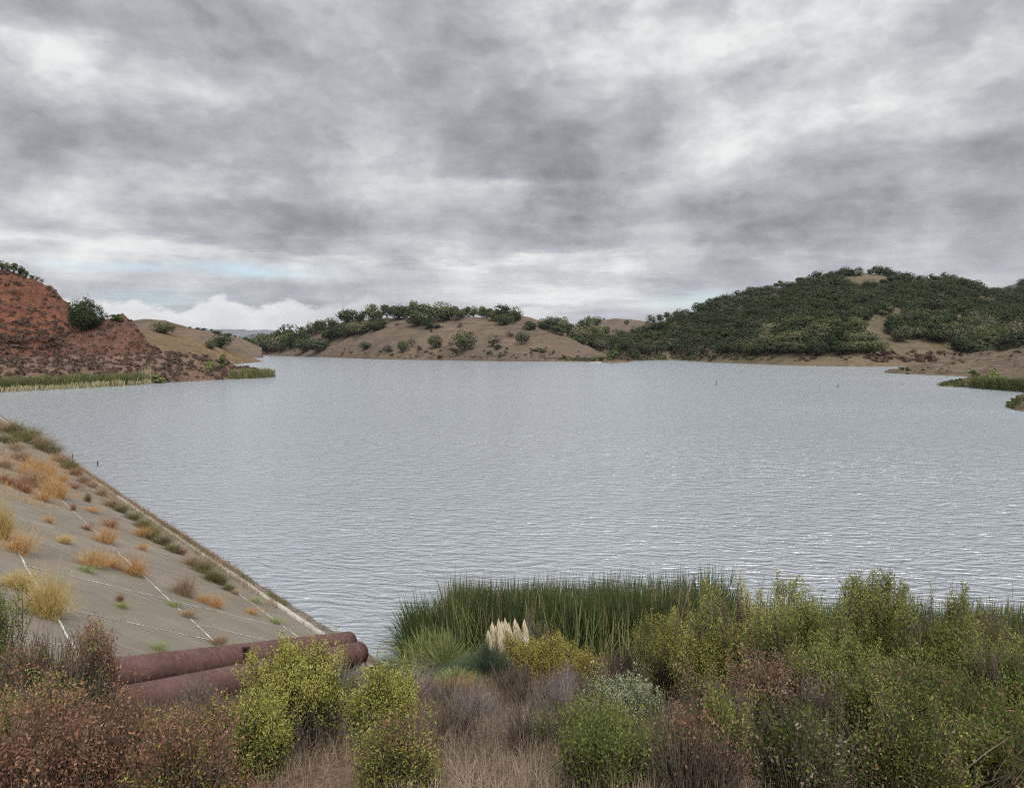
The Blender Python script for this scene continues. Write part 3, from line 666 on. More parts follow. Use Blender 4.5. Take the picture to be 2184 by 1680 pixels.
def ztree(key, x0, x1, y0, y1, kind, label, cat='tree', group=None, frame=(482, .3943, 620, .3943)):
    """box of a tree measured in an enlarged crop -> tree standing on the hill"""
    u = frame[0] + frame[1] * (x0 + x1) / 2; vb = frame[2] + frame[3] * y1; vt = frame[2] + frame[3] * y0
    p = on_hill(key, u, vb); wd = (x1 - x0) * frame[1] * p[1] / F_PX
    vbase = float(vproj(p)); ht = max((vbase - vt), 3) * p[1] / F_PX
    p[2] -= 0.25
    return tree(kind, p, wd * (1.12 if kind[:3] != 'big' else .82), ht * (1.12 if kind[:3] != 'big' else .97), label, cat, group)
G1 = 'dark oaks along the crest of the centre hill'
row = 'dark green oak in the crowded row on the crest of the centre hill'
for i, b in enumerate([(535, 610, 150, 200), (720, 760, 115, 165), (840, 905, 78, 150), (880, 1000, 85, 155), (1040, 1110, 75, 150),
                       (1275, 1335, 92, 140), (1320, 1362, 88, 135), (1360, 1412, 90, 132), (1410, 1462, 97, 140), (1450, 1535, 82, 150), (700, 745, 130, 180), (950, 1010, 90, 150), (1160, 1225, 90, 160), (1245, 1300, 105, 150), (1380, 1440, 105, 150), (1420, 1500, 110, 160), (805, 850, 110, 165), (1090, 1140, 100, 160)]):
    ztree('H', *b, 'oak%d' % (i % 6), row, group=G1)
G2 = 'oaks spilling down the left side of the centre hill'
lab2 = 'dark oak in the dense belt down the left flank of the centre hill'
for i, b in enumerate([(280, 400, 195, 300), (300, 390, 230, 315), (380, 445, 205, 285), (430, 500, 175, 245), (480, 545, 165, 230), (510, 620, 205, 272), (560, 640, 190, 262), (600, 700, 180, 255), (650, 740, 175, 240), (690, 790, 172, 232), (740, 800, 170, 222), (770, 845, 168, 218),
                       (150, 240, 242, 330), (220, 320, 245, 332), (60, 130, 255, 322), (110, 185, 245, 318), (175, 235, 235, 275), (225, 270, 235, 272), (40, 90, 270, 325), (250, 300, 225, 270), (340, 400, 240, 310), (130, 190, 270, 330), (190, 270, 280, 335), (270, 320, 290, 335)]):
    ztree('H', *b, ['oak0', 'oak3', 'oak5', 'olive0', 'oak1'][i % 5], lab2, group=G2)
for b, k, lab, cat in [((990, 1045, 62, 140), 'oak1', 'tallest oak on the crest of the centre hill', 'tree'), ((975, 1085, 110, 195), 'oak3', 'broad oak hanging just below the crest, under the tallest crest oak', 'tree'),
                       ((1110, 1222, 72, 168), 'oak0', 'largest oak on the crest of the centre hill', 'tree'), ((1215, 1278, 85, 165), 'oak2', 'dark oak on the crest, at the right end of its dense part', 'tree'),
                       ((755, 832, 82, 165), 'oak5', 'big rounded oak at the left end of the crest row', 'tree'), ((610, 718, 108, 185), 'oak4', 'wide oak standing alone on the left shoulder of the centre hill', 'tree'),
                       ((1530, 1602, 97, 134), 'oak0', 'dark oak at the far right end of the crest row', 'tree'), ((1460, 1555, 130, 188), 'oak3', 'spreading oak below the right end of the crest row', 'tree'), ((1535, 1570, 145, 172), 'oak2', 'small oak just right of the spreading oak on the bare crest', 'tree'),
                       ((825, 882, 150, 203), 'oak2', 'rounded oak at the upper end of the left tree belt', 'tree'), ((1068, 1126, 150, 212), 'oak5', 'lone dark oak on the bare slope below the crest', 'tree'),
                       ((370, 475, 258, 335), 'oak3', 'big oak at the waterside on the left end of the centre hill', 'tree'), ((440, 556, 262, 333), 'olive1', 'olive toned oak beside the big waterside oak', 'tree'),
                       ((1232, 1350, 222, 325), 'olive0', 'large lone oak in the middle of the bare slope', 'tree'), ((1570, 1640, 222, 292), 'olive2', 'open crowned oak high on the right part of the bare slope', 'tree'),
                       ((1515, 1562, 215, 252), 'bare0', 'small thin tree left of the open crowned oak', 'tree'), ((1095, 1166, 245, 312), 'olive1', 'pale olive tree left of the large lone oak', 'tree'),
                       ((930, 985, 275, 337), 'oak4', 'small dark oak close to the shore of the centre hill', 'tree'), ((725, 787, 278, 317), 'olive2', 'low olive bush on the lower left of the bare slope', 'bush'),
                       ((842, 902, 290, 338), 'bare1', 'reddish brown leafless tree near the shore of the centre hill', 'bare tree'), ((1405, 1485, 238, 305), 'bare0', 'wide brown leafless tree right of the large lone oak', 'bare tree'),
                       ((975, 1035, 255, 305), 'bare1', 'pale brown leafless tree behind the small dark shore oak', 'bare tree'), ((1445, 1486, 290, 320), 'bush0', 'small dark bush under the wide brown leafless tree', 'bush'),
                       ((1198, 1240, 268, 300), 'bare0', 'thin brown tree beside the large lone oak', 'bare tree'), ((1610, 1676, 168, 212), 'oak5', 'leaning oak on the shoulder right of the crest', 'tree'), ((1255, 1282, 175, 200), 'bush1', 'tiny round bush on the bare top of the slope', 'bush'),
                       ((1115, 1172, 178, 202), 'bush2', 'low reddish brush next to the lone oak below the crest', 'bush'), ((1100, 1122, 205, 224), 'bush0', 'tiny dark bush under the lone oak below the crest', 'bush'), ((905, 940, 172, 188), 'bare0', 'low brown scrub patch right of the upper tree belt', 'bush'),
                       ((1760, 1785, 322, 338), 'bush1', 'single dark bush low on the right tip of the centre hill', 'bush'), ((1030, 1065, 290, 322), 'bush2', 'dark bush between two bare trees near the shore', 'bush'), ((1800, 1830, 228, 244), 'bush0', 'dark bush on the falling right ridge of the centre hill', 'bush')]:
    ztree('H', *b, k, lab, cat)
r_ = np.random.default_rng(5)
GB = 'scattered brush above the shore of the centre hill'
for i in range(60):
    zx = r_.uniform(560, 1900); zy = r_.uniform(318, 366) if i % 3 else r_.uniform(300, 350)
    s = r_.uniform(12, 34)
    ztree('H', zx, zx + s, zy - s * .6, zy, ['bush0', 'bare0', 'bush2', 'bare1', 'olive0'][i % 5], 'low dark brush on the bank above the shore of the centre hill', 'bush', GB)
GI = 'trees in the saddle right of the centre hill'
labI = 'dark tree in the wooded saddle between the centre and right hills'
for i, b in enumerate([(1685, 1732, 155, 205), (1700, 1760, 160, 215), (1720, 1775, 145, 210), (1765, 1818, 148, 212), (1790, 1850, 165, 225), (1812, 1852, 148, 218), (1840, 1900, 180, 262), (1860, 1960, 190, 292), (1900, 1960, 162, 240), (1930, 1992, 150, 230), (1850, 1950, 235, 295), (1740, 1840, 190, 242), (1880, 1960, 210, 270), (1950, 2020, 190, 262), (1980, 2050, 200, 280), (1950, 2050, 240, 310), (2010, 2075, 195, 282), (2040, 2100, 240, 322), (1990, 2060, 262, 325), (2080, 2150, 215, 300)]):
    ztree('I', *b, ['oak0', 'oak2', 'olive1', 'oak4', 'tall'][i % 5], labI, group=GI)
ztree('J', 1972, 2032, 142, 188, 'oak0', 'dark tree on the left end of the distant bare hilltop')
ztree('J', 1955, 1972, 140, 172, 'tall', 'slim tree on the distant bare hilltop'); ztree('J', 2150, 2180, 158, 185, 'bush0', 'small dark bush on the slope of the distant bare hilltop', 'bush')
ztree('J', 2030, 2052, 148, 160, 'bush1', 'tiny bush on the ridge of the distant bare hilltop', 'bush')
ztree('K', 2058, 2135, 322, 378, 'gbush', 'bright green willow bush on the tiny islet', 'bush'); ztree('K', 2000, 2060, 352, 380, 'bush0', 'low dark green brush on the left end of the islet', 'bush')
ztree('K', 1965, 2010, 358, 380, 'gbush', 'small green bush on the left tip of the islet', 'bush')
# left side
f5 = (0, .268, 516.8, .268)
ztree('E', 553, 832, 443, 692, 'bigoak0', 'big round dark evergreen oak between the red cliff and the earth mound', frame=f5)
ztree('C', 1225, 1386, 640, 726, 'oak3', 'lone dark oak on the golden slope at left', frame=f5); ztree('C', 1690, 1834, 738, 842, 'oak0', 'leaning oak lower on the golden slope', frame=f5)
ztree('C', 1636, 1726, 780, 853, 'olive2', 'smaller olive tree left of the leaning oak', frame=f5)
ztree('E', 835, 885, 555, 600, 'bare0', 'small twiggy shrub beside the big round oak', 'bush', frame=f5); ztree('E', 880, 980, 572, 625, 'gbush', 'green shrub on top of the earth mound', 'bush', frame=f5)
ztree('F', 1195, 1302, 1050, 1125, 'gbush', 'round green bush at the left waterside, next to the reeds', 'bush', frame=f5)
ztree('F', 1630, 1705, 945, 1040, 'gbush', 'yellow green shrub on the low left point', 'bush', frame=f5); ztree('F', 1735, 1800, 890, 1010, 'gbush', 'pale green shrub near the end of the left point', 'bush', frame=f5)
for i, b in enumerate([(-20, 30, 115, 200), (10, 70, 150, 215), (60, 110, 165, 220), (105, 170, 165, 232), (165, 215, 190, 255), (195, 245, 220, 275), (-90, -30, 110, 190)]):
    ztree('D', *b, ['oak2', 'oak0', 'oak5'][i % 3], 'dark tree on the top edge of the red cliff', group='trees on the cliff top', frame=f5)
for i, b in enumerate([(250, 305, 255, 285), (330, 372, 285, 312), (385, 435, 340, 385), (415, 470, 370, 410), (455, 500, 420, 455), (290, 340, 268, 300)]):
    ztree('D', *b, ['bush0', 'bare1'][i % 2], 'low brush along the falling edge of the red cliff', 'bush', 'brush on the cliff edge', frame=f5)
for i, b in enumerate([(1560, 1600, 676, 690), (1600, 1650, 682, 700), (1675, 1695, 688, 712), (1700, 1765, 700, 728), (1790, 1850, 722, 742), (1860, 1885, 738, 752), (1500, 1530, 672, 684)]):
    ztree('B', *b, 'oak%d' % (i % 6), 'tiny dark tree along the ridge of the pale tan hill', group='ridge trees on the pale tan hill', frame=f5)
# right shore
f7 = (1274.6, .4164, 551, .4164)
for b, k, lab, cat in [((1995, 2072, 572, 636), 'gbush', 'bright yellow green bush on the right shore behind the reeds', 'bush'), ((1905, 1960, 570, 612), 'gbush', 'thin yellow green shrub left of the bright bush on the right shore', 'bush'), ((1830, 1858, 612, 632), 'bush0', 'small dark bush on the low right spit', 'bush')]:
    ztree('N', *b, k, lab, cat, frame=f7)
for i in range(46):
    zx = r_.uniform(1540, 2180); zy = r_.uniform(560, 600) if zx < 1700 else r_.uniform(470, 590); s = r_.uniform(10, 30)
    ztree('M', zx, zx + s, zy - s * .6, zy, ['bush0', 'bare0', 'bush2', 'bare1'][i % 4], 'low dark scrub on the bare brown bank at right', 'bush', 'scrub on the right bank', frame=f7)
for i, b in enumerate([(2060, 2184, 380, 460), (2110, 2220, 330, 445), (2170, 2290, 360, 455), (2020, 2090, 400, 470)]):
    ztree('M', *b, 'olive%d' % (i % 3), 'olive oak behind the bare bank at the right edge', group='oaks behind the right bank', frame=f7)
for i, b in enumerate([(1370, 1408, 57, 85), (1418, 1450, 62, 84), (1450, 1472, 68, 86), (1478, 1520, 72, 92), (1535, 1578, 82, 108), (1310, 1350, 68, 88), (1265, 1312, 70, 92), (1610, 1645, 90, 108), (755, 790, 148, 166)]):
    lab = 'flat topped tree in the middle of the bald summit at right' if i == 0 else 'dark tree on the skyline of the wooded right hill' if i == 8 else 'dark tree in the row along the bald summit at right'
    ztree('L', *b, 'oak%d' % ((i + 2) % 6), lab, group=None if i in (0, 8) else 'trees along the bald summit', frame=f7)
# the oak wood on the right hill
BARE = [(1843, 603, 58, 20), (1868, 708, 38, 32), (2048, 692, 20, 20), (1978, 676, 22, 15), (1916, 680, 20, 22), (1737, 732, 20, 14), (1955, 757, 90, 28), (1890, 742, 28, 28), (2160, 700, 14, 16), (1650, 640, 10, 7), (1700, 768, 130, 11), (1595, 741, 20, 8), (1834, 634, 22, 4), (1990, 776, 120, 14), (1400, 764, 130, 5), (1560, 768, 80, 7), (1790, 742, 24, 10), (2110, 640, 20, 8), (1240, 760, 60, 20)]
def is_bare(u, v): return any(((u - a) / c) ** 2 + ((v - b) / d) ** 2 < 1 for a, b, c, d in BARE)
def wood(key, ulo, uhi, spacing, maxn, seed):
    us, V, a = HILLS[key]; vv = vproj(V); r = np.random.default_rng(seed)
    cand = []
    i_ok = np.where((us > ulo) & (us < uhi))[0]
    occ = {}
    for _ in range(26000):
        i = r.choice(i_ok); v = r.uniform(560, 776); col = vv[i]
        if v < col.min() or v > col[3]: continue
        j = np.where(col <= v)[0][0]
        if j > 3 and vv[i, :j].min() < v - 1.5: continue
        p = V[i, j]; u = us[i]; vtop = col.min()
        if is_bare(u, v + r.uniform(-3, 3)): continue
        sp = spacing * (0.8 + 0.5 * (v - 600) / 150) * r.uniform(.8, 1.2)
        gx, gy = int(u / 40), int(v / 40)
        if any(((u - q[0]) / sp) ** 2 + ((v - q[1]) / (sp * .42)) ** 2 < 1 for ax in (-1, 0, 1) for ay in (-1, 0, 1) for q in occ.get((gx + ax, gy + ay), ())): continue
        occ.setdefault((gx, gy), []).append((u, v))
        cand.append((u, v, p))
    cand.sort(key=lambda c: c[2][1])
    return cand
cand = wood('L', 1290, 2200, 17.0, 0, 11)
NW = 150
cand += wood('Q', 2060, 2300, 15, 0, 12)[:400]
rest = {True: MB(), False: MB()}
for k, (u, v, p) in enumerate(cand):
    wd = rng.uniform(8.5, 15.5); ht = rng.uniform(6.5, 10.5)
    kind = ['oak0', 'oak1', 'oak3', 'oak4', 'oak5', 'olive0', 'olive1', 'olive2', 'oak2', 'olive0'][rng.integers(0, 10)]
    if k < NW:
        tree(kind, p - [0, 0, .3], wd, ht, 'dark oak among the many covering the wooded right hill', group='oaks of the wood on the right hill')
    else:
        cm = TREES[kind][1]; nv = len(cm.vertices); co = np.zeros(nv * 3, np.float32); cm.vertices.foreach_get('co', co); co = co.reshape(-1, 5, 3)[::1 if wd > 12 else 2].astype(float)
        a_ = rng.uniform(0, 6.28); ca, sa = math.cos(a_), math.sin(a_); x_, y_ = co[..., 0] * ca - co[..., 1] * sa, co[..., 0] * sa + co[..., 1] * ca
        q = np.stack([x_ * wd / .92, y_ * wd / .92, co[..., 2] * ht / .93], -1) + p - [0, 0, .3]
        rest[kind[:5] == 'olive'].add(q.reshape(-1, 3), np.arange(q.shape[0] * 5).reshape(-1, 5))
print('WOOD', len(cand))
wm = MB(); mids = []
for k_, q_ in ((False, rest[False]), (True, rest[True])):
    nf = 0
    for V_ in q_.V: wm.add(V_, np.arange(len(V_)).reshape(-1, 5)); nf += len(V_) // 5
    mids += [int(k_)] * nf
me_ = wm.mesh('wood'); me_.materials.append(M['oak']); me_.materials.append(M['oak_olive']); me_.polygons.foreach_set('material_index', np.array(mids, np.int32))
tag(obj('wood', me_), 'far upper part of the oak wood on the right hill and ridge', 'wood', kind='stuff')

# ------------------------------------------------------------------ scrub on the left shore and cliff (uncountable ground cover)
def scatter_scrub(name, key, n, ulo, uhi, wmin, wmax, m_, label, vlo=0, vhi=9999, seed=3, per=46, cat='scrub', thr=-9):
    us, V, a = HILLS[key]; vv = vproj(V); r = np.random.default_rng(seed); mb = MB()
    i = r.integers(np.searchsorted(us, ulo), np.searchsorted(us, uhi) - 1, n * 4); j = r.integers(2, V.shape[1] - 1, n * 4)
    ok = (vv[i, j] > vlo + (r.normal(size=len(i)) * 22 + 8 if key == 'D' and vlo > 600 else 0)) & (vv[i, j] < vhi) & (fbm(V[i, j, 0] * .12, V[i, j, 1] * .12, seed, 3) > thr); i, j = i[ok][:n], j[ok][:n]; p = V[i, j]
    n = len(p)
    if n == 0: print('EMPTY', label); return
    wd = r.uniform(wmin, wmax, n) * (r.uniform(0, 1, n) ** .7 + .3)
    dr = unit(r.normal(size=(n, per, 3))); dr[..., 2] = np.abs(dr[..., 2]) * .75
    q = p[:, None] + dr * wd[:, None, None] * .5 * r.uniform(.55, 1.05, (n, per, 1))
    q = q.reshape(-1, 3); d = dr.reshape(-1, 3); k = len(q); s = np.repeat(wd, per)[:, None] * .11 * r.uniform(.6, 1.5, (k, 1))
    t1 = unit(r.normal(size=(k, 3))); t2 = unit(np.cross(t1, d))
    mb.add(np.stack([q - t1 * s, q - t2 * s, q + t1 * s, q + t2 * s * 1.2], 1), np.arange(k * 4).reshape(k, 4))
    tag(obj(name, mb.mesh(name), m_), label, cat, kind='stuff')
M['scrub'] = crownmat('scrub_leaves', [(.060, .040, .031), (.085, .058, .044), (.105, .072, .052), (.095, .082, .050), (.14, .11, .07)], .3)
scatter_scrub('scrub', 'F', 1100, -150, 570, .7, 2.3, M['scrub'], 'dark brown scrub covering the low left shelf', seed=3)
scatter_scrub('scrub', 'D', 1000, -120, 230, .7, 2.4, M['scrub'], 'brown scrub on the lower part of the red cliff', vlo=688, vhi=775, seed=4)
scatter_scrub('scrub', 'D', 130, -120, 230, .7, 2.2, M['scrub'], 'scattered brown scrub in the gullies of the red cliff', vlo=630, vhi=700, seed=15, thr=-.05)
scatter_scrub('scrub', 'D', 260, -120, 170, 1.0, 2.6, M['scrub'], 'sparse scrub on the brow of the red cliff', vlo=0, vhi=612, seed=5, thr=.0)
scatter_scrub('scrub', 'E', 420, 70, 360, 0.4, 1.6, M['scrub'], 'brown tufts dotted over the earth mound', seed=6)
scatter_scrub('shore_brush', 'L', 1100, 1300, 2050, 1.5, 5.5, M['scrub'], 'low brush and rubble along the foot of the right hill', vlo=748, seed=7, thr=-.05)
M['shore_green'] = crownmat('shore_plants', [(.05, .06, .03), (.09, .10, .04), (.13, .12, .06)], .3)
scatter_scrub('shore_plants', 'L', 500, 1330, 1620, 1.5, 5.0, M['shore_green'], 'green marsh plants along the flat shore left of the right hill', vlo=760, seed=8)
scatter_scrub('shore_plants', 'L', 260, 1845, 2000, 1.2, 3.2, M['shore_green'], 'dark green rushes in the little cove under the right hill', vlo=777, seed=9)
scatter_scrub('shore_plants', 'N', 260, 2010, 2110, .4, 1.4, M['shore_green'], 'low green plants on the right spit', seed=10)
scatter_scrub('shore_plants', 'O', 200, 2154, 2230, .3, .9, M['shore_green'], 'low green plants on the rocky right point', seed=11)
scatter_scrub('shore_plants', 'H', 260, 1180, 1300, 1, 3, M['shore_green'], 'green shore plants at the right tip of the centre hill', vlo=764, seed=13)
scatter_scrub('shore_brush', 'H', 500, 620, 1240, .8, 2.4, M['scrub'], 'brown brush along the waterline of the centre hill', vlo=757, seed=14)

# ------------------------------------------------------------------ far reeds
M['reed_far'] = leafmat('far_reed_blades', [(.045, .06, .025), (.085, .105, .04), (.15, .15, .06), (.26, .22, .11)], .15, .12)
M['reed_pale'] = leafmat('pale_reed_bases', [(.20, .17, .09), (.32, .28, .16), (.42, .38, .24)], .15, .3)
def far_reeds(u0, u1, shore, h, depth, n, label, seed, m_='reed_far', hvar=.35, wd=.14):
    r = np.random.default_rng(seed); us = r.uniform(u0, u1, n)
    b = np.array([W(u, v) for u, v in zip(us, np.interp(us, [s[0] for s in shore], [s[1] for s in shore]))])
    b[:, 1] += r.uniform(0, 1, n) ** 1.5 * depth; b[:, 2] = .0
    top = b + np.stack([r.normal(size=n) * .35, r.normal(size=n) * .35, h * (1 + fbm(b[:, 0] * .3, b[:, 1] * .3, seed, 3) * hvar) * r.uniform(.7, 1.05, n)], -1)
    mb = MB(); blades(mb, b, top, r.normal(size=(n, 3)) * [.25, .25, .05], np.full(n, wd) * r.uniform(.6, 1.3, n), 3, r)
    tag(obj('reeds', mb.mesh('reeds'), M[m_]), label, 'reeds', kind='stuff')
SH = [(-200, 845), (0, 836), (134, 829), (268, 822), (348, 816), (469, 810), (560, 806), (577, 805)]
far_reeds(-120, 305, SH, 3.3, 6, 9000, 'band of green reeds along the left shore', 21)
far_reeds(-120, 318, [(a, b + 1) for a, b in SH], 1.5, 1, 900, 'straw coloured reed bases at the waterline of the left shore', 22, 'reed_pale', .6)
far_reeds(288, 318, SH, 4.0, 4, 160, 'clump of tall pale dead reeds at the right end of the left reed band', 23, 'reed_pale', .6)
far_reeds(488, 574, SH, 3.2, 7, 3500, 'green and yellow reeds on the end of the left point', 24)
far_reeds(2092, 2260, [(2092, 829), (2184, 836), (2300, 845)], 3.0, 5, 5200, 'dark green reeds on the right shore', 25, 'reed_far', .25)

#PART3
# ------------------------------------------------------------------ near plants
def LM(name, cols, **k): M[name] = leafmat(name, cols, **k)
LM('lf_yellow', [(.20, .19, .04), (.34, .32, .07), (.47, .44, .12), (.58, .54, .22)], patch=2.2)
LM('lf_yelgreen', [(.095, .112, .029), (.185, .202, .050), (.314, .308, .084), (.448, .420, .157)], patch=1.8)
LM('lf_green', [(.057, .075, .021), (.109, .138, .034), (.184, .213, .057), (.276, .293, .103)], patch=1.8)
LM('lf_dark', [(.048, .060, .017), (.086, .106, .029), (.138, .156, .043), (.204, .216, .072)], patch=1.8)
LM('lf_ochre', [(.156, .130, .033), (.286, .234, .058), (.429, .351, .091), (.546, .455, .156)], patch=2.0)
LM('lf_russet', [(.105, .053, .039), (.211, .114, .070), (.334, .194, .114), (.456, .290, .176)], patch=1.8)
LM('lf_dead', [(.121, .088, .061), (.220, .165, .121), (.341, .275, .209), (.495, .429, .352)], patch=1.8)
LM('lf_white', [(.16, .19, .11), (.30, .33, .20), (.46, .48, .34), (.58, .58, .46)], patch=3)
LM('bl_green', [(.030, .042, .016), (.055, .078, .025), (.095, .125, .04), (.17, .19, .07)], patch=.9)
LM('bl_pale', [(.088, .121, .039), (.187, .220, .077), (.308, .319, .132), (.440, .407, .209)], patch=.9)
LM('bl_blue', [(.04, .06, .035), (.065, .095, .055), (.11, .145, .085), (.18, .21, .13)], patch=1.2)
LM('bl_straw', [(.168, .110, .068), (.273, .184, .116), (.378, .273, .179), (.483, .378, .273)], patch=1.0)
LM('bl_pink_old', [(.149, .103, .081), (.241, .167, .132), (.333, .236, .190), (.425, .333, .276)], patch=1.0)
LM('bl_pink', [(.15, .115, .08), (.24, .18, .125), (.34, .265, .185), (.44, .35, .25)], patch=.7)
LM('bl_orange', [(.26, .13, .05), (.40, .22, .085), (.50, .32, .14), (.56, .41, .22)], patch=1.2)
LM('bl_yellow', [(.26, .19, .06), (.42, .31, .11), (.54, .42, .18), (.60, .50, .28)], patch=1.2)
LM('bl_red', [(.14, .055, .03), (.22, .09, .05), (.30, .14, .08), (.36, .20, .12)], patch=1.2)
LM('bl_olive', [(.075, .065, .03), (.13, .115, .05), (.20, .175, .08), (.28, .24, .13)], patch=1.2)
LM('plume', [(.66, .56, .40), (.74, .64, .47), (.80, .71, .54), (.84, .77, .62)], patch=4)
LM('stem_brown', [(.055, .042, .030), (.105, .083, .060), (.17, .14, .102)], transl=0)
LM('stem_grey', [(.10, .085, .075), (.17, .145, .13), (.26, .23, .20)], transl=0)
LM('stem_dark', [(.03, .024, .020), (.055, .044, .036), (.09, .072, .058)], transl=0)

def shrub(name, label, u, Y, vtop, hw, layers, stem='stem_brown', seed=1, cat='shrub', ry=.8, zlo=.25, tips=900, nstem=90, spire=0, shoot=(.18, .36), up=1.15, group=None, twig_r=.0034, lean=(0, 0), lobe=.35, stemlen=1.0):
    """layers: (part name, material, share of the tips, leaves per tip, leaf length, leaf width, zone) zone: 'all', 'top', 'in', 'low'"""
    r = np.random.default_rng(seed)
    b = gp(u, Y=Y); h = P(u, vtop, Y)[2] - b[2]; rx = hw * Y / F_PX
    o = empty(name, b); tag(o, label, cat, group)
    def dome(n, inner):
        a = r.uniform(0, 2 * np.pi, n); q = np.sqrt(r.uniform(0, 1, n))
        lob = 1 + lobe * fbm(np.cos(a) * 1.4 + seed * 7.1, np.sin(a) * 1.4 + 2, seed, 3) * 1.6
        x = np.cos(a) * q * rx * lob; y = np.sin(a) * q * rx * ry * lob
        bump = fbm(x * 1.7 / max(rx, .3) + seed, y * 1.7 / max(rx, .3), seed + 3, 3)
        zt = h * (np.clip(1 - q ** 2, 0, 1) ** .62 * (1 - zlo) + zlo) * (1 + bump * lobe * .55)
        zt = np.minimum(zt, h * .98)
        k = 1 - inner * r.uniform(0, 1, n) ** 1.3
        z = zt * k; sc = .55 + .45 * np.clip(z / h / .6, 0, 1)
        return np.stack([x * sc + lean[0] * z / h, y * sc + lean[1] * z / h, z], -1), q
    ns = int(np.clip(14 + 34 * rx, 14, 90)); E, qe = dome(ns, .25)
    E[:, 2] *= r.uniform(.6, 1.14, ns); E[:, :2] *= r.uniform(.8, 1.15, (ns, 1))
    S0 = np.stack([r.normal(size=ns) * .08 * rx, r.normal(size=ns) * .08 * rx, np.full(ns, -.1)], -1)
    M1 = S0 + (E - S0) * [.35, .35, .5] + r.normal(size=(ns, 3)) * .08
    def cv(m_, t): t = t[:, None]; return (1 - t) ** 2 * S0[m_] + 2 * t * (1 - t) * M1[m_] + t ** 2 * E[m_]
    K = max(10, tips // 12); mi = r.integers(0, ns, K); tk = zlo + (1 - zlo) * r.uniform(0, 1, K) ** .6
    joint = cv(mi, np.clip(tk - .12, 0, 1)); off = r.normal(size=(K, 3)) * [.16, .16, .05] * (.5 + .5 * rx); off[:, 2] += np.abs(off[:, :2]).sum(1) * .45 + .05
    Cc = joint + off; qc = np.clip(np.hypot(Cc[:, 0], Cc[:, 1]) / rx, 0, 1)
    ci = r.integers(0, K, tips); T = Cc[ci] + r.normal(size=(tips, 3)) * [.045, .045, .125] + np.array([0, 0, .05])
    T[:, 2] = np.maximum(T[:, 2], .03); q = qc[ci]
    woody = (S0, M1, E, joint, Cc)
    if spire:
        k = spire * 18; c = r.uniform(-.55, .55, (spire, 2)) * [rx, rx * ry]; c = np.repeat(c, 18, 0)
        hh = np.repeat(r.uniform(.25, .6, spire), 18); t = np.tile(np.linspace(0, 1, 18), spire)
        sp = np.stack([c[:, 0] + r.normal(size=k) * .05 * (1.2 - t) + .08 * t * np.repeat(r.normal(size=spire), 18), c[:, 1] + r.normal(size=k) * .05, h * (.82 + hh * t * .42)], -1)
        T = np.concatenate([T, sp])
    ctr = np.array([lean[0] * .3, lean[1] * .3, 0])
    # woody frame
    mb = MB(); pick = T[r.integers(0, len(T), nstem)] * [1, 1, stemlen]
    t9 = np.linspace(0, 1, 9)[None, :, None]; S0, M1, E, joint, Cc = woody
    pm = (1 - t9) ** 2 * S0[:, None] + 2 * t9 * (1 - t9) * M1[:, None] + t9 ** 2 * E[:, None] + r.normal(size=(len(S0), 9, 3)) * .012
    tubes(mb, pm, r.uniform(.010, .018, len(S0))[:, None] * np.linspace(1, .3, 9)[None], 5)
    tubes(mb, np.stack([joint, (joint + Cc) / 2 + r.normal(size=Cc.shape) * .02, Cc], 1), np.tile([.006, .0045, .003], (len(Cc), 1)), 4)
    s0 = np.stack([r.normal(size=nstem) * .06 * rx, r.normal(size=nstem) * .06 * rx, np.full(nstem, -.08)], -1)
    t = np.linspace(0, 1, 7)[None, :, None]
    m1 = s0 + (pick - s0) * [.28, .28, .5] + r.normal(size=(nstem, 3)) * .07
    pp = (1 - t) ** 2 * s0[:, None] + 2 * t * (1 - t) * m1[:, None] + t ** 2 * pick[:, None] + r.normal(size=(nstem, 7, 3)) * .012
    R = r.uniform(.6, 1.4, nstem)[:, None] * np.linspace(.011, .0035, 7)[None]
    tubes(mb, pp, R, 4)
    d0 = unit(T - ctr - [0, 0, h * .15]); dd = unit(d0 * (1 - up * .6) + [0, 0, up] + r.normal(size=T.shape) * .28)
    L = r.uniform(*shoot, len(T))
    tw0 = T - unit(dd + d0 * .8) * (L * 1.2)[:, None]
    tubes(mb, np.stack([tw0, (tw0 + T) / 2 + r.normal(size=T.shape) * .015, T, T + dd * (L * .8)[:, None]], 1), np.tile([twig_r * 1.5, twig_r * 1.2, twig_r, twig_r * .5], (len(T), 1)), 3)
    obj('stems', mb.mesh('stems'), M[stem], o)
    for (pn, mn, share, nl, ll, lw, zone) in layers:
        zr = T[:, 2] / h
        pr = {'all': np.ones(len(T)), 'top': np.clip((zr - .45) * 3, 0, 1) * (.35 + .65 * (q[:len(T)].mean() if len(q) != len(T) else 1)), 'in': np.clip(1.15 - zr, 0, 1), 'low': np.clip((.6 - zr) * 3, 0, 1)}[zone]
        pr = pr * np.clip(1.0 + 3.2 * fbm(T[:, 0] * 1.3 + 5, T[:, 2] * 1.3 + T[:, 1], seed + hash_(mn), 2), .05, 2)
        ok = r.uniform(0, 1, len(T)) < pr * share
        Ts, ds, Ls = T[ok], dd[ok], L[ok]; n = len(Ts)
        if n * nl < 1200: continue
        tt = r.uniform(-.5, 1.0, (n, nl)) if zone != 'top' else r.uniform(.1, 1.1, (n, nl))
        ca = Ts[:, None] + ds[:, None] * (Ls[:, None] * tt)[..., None] + r.normal(size=(n, nl, 3)) * (.030 * (1.3 - np.clip(tt, 0, 1)) + .006)[..., None]
        ld = unit(ds[:, None] * .8 + r.normal(size=(n, nl, 3)) * .75)
        mb = MB(); leaves(mb, ca.reshape(-1, 3), ld.reshape(-1, 3), ll * 1.3 * r.uniform(.6, 1.35, n * nl), lw * 1.45 * r.uniform(.7, 1.3, n * nl), r)
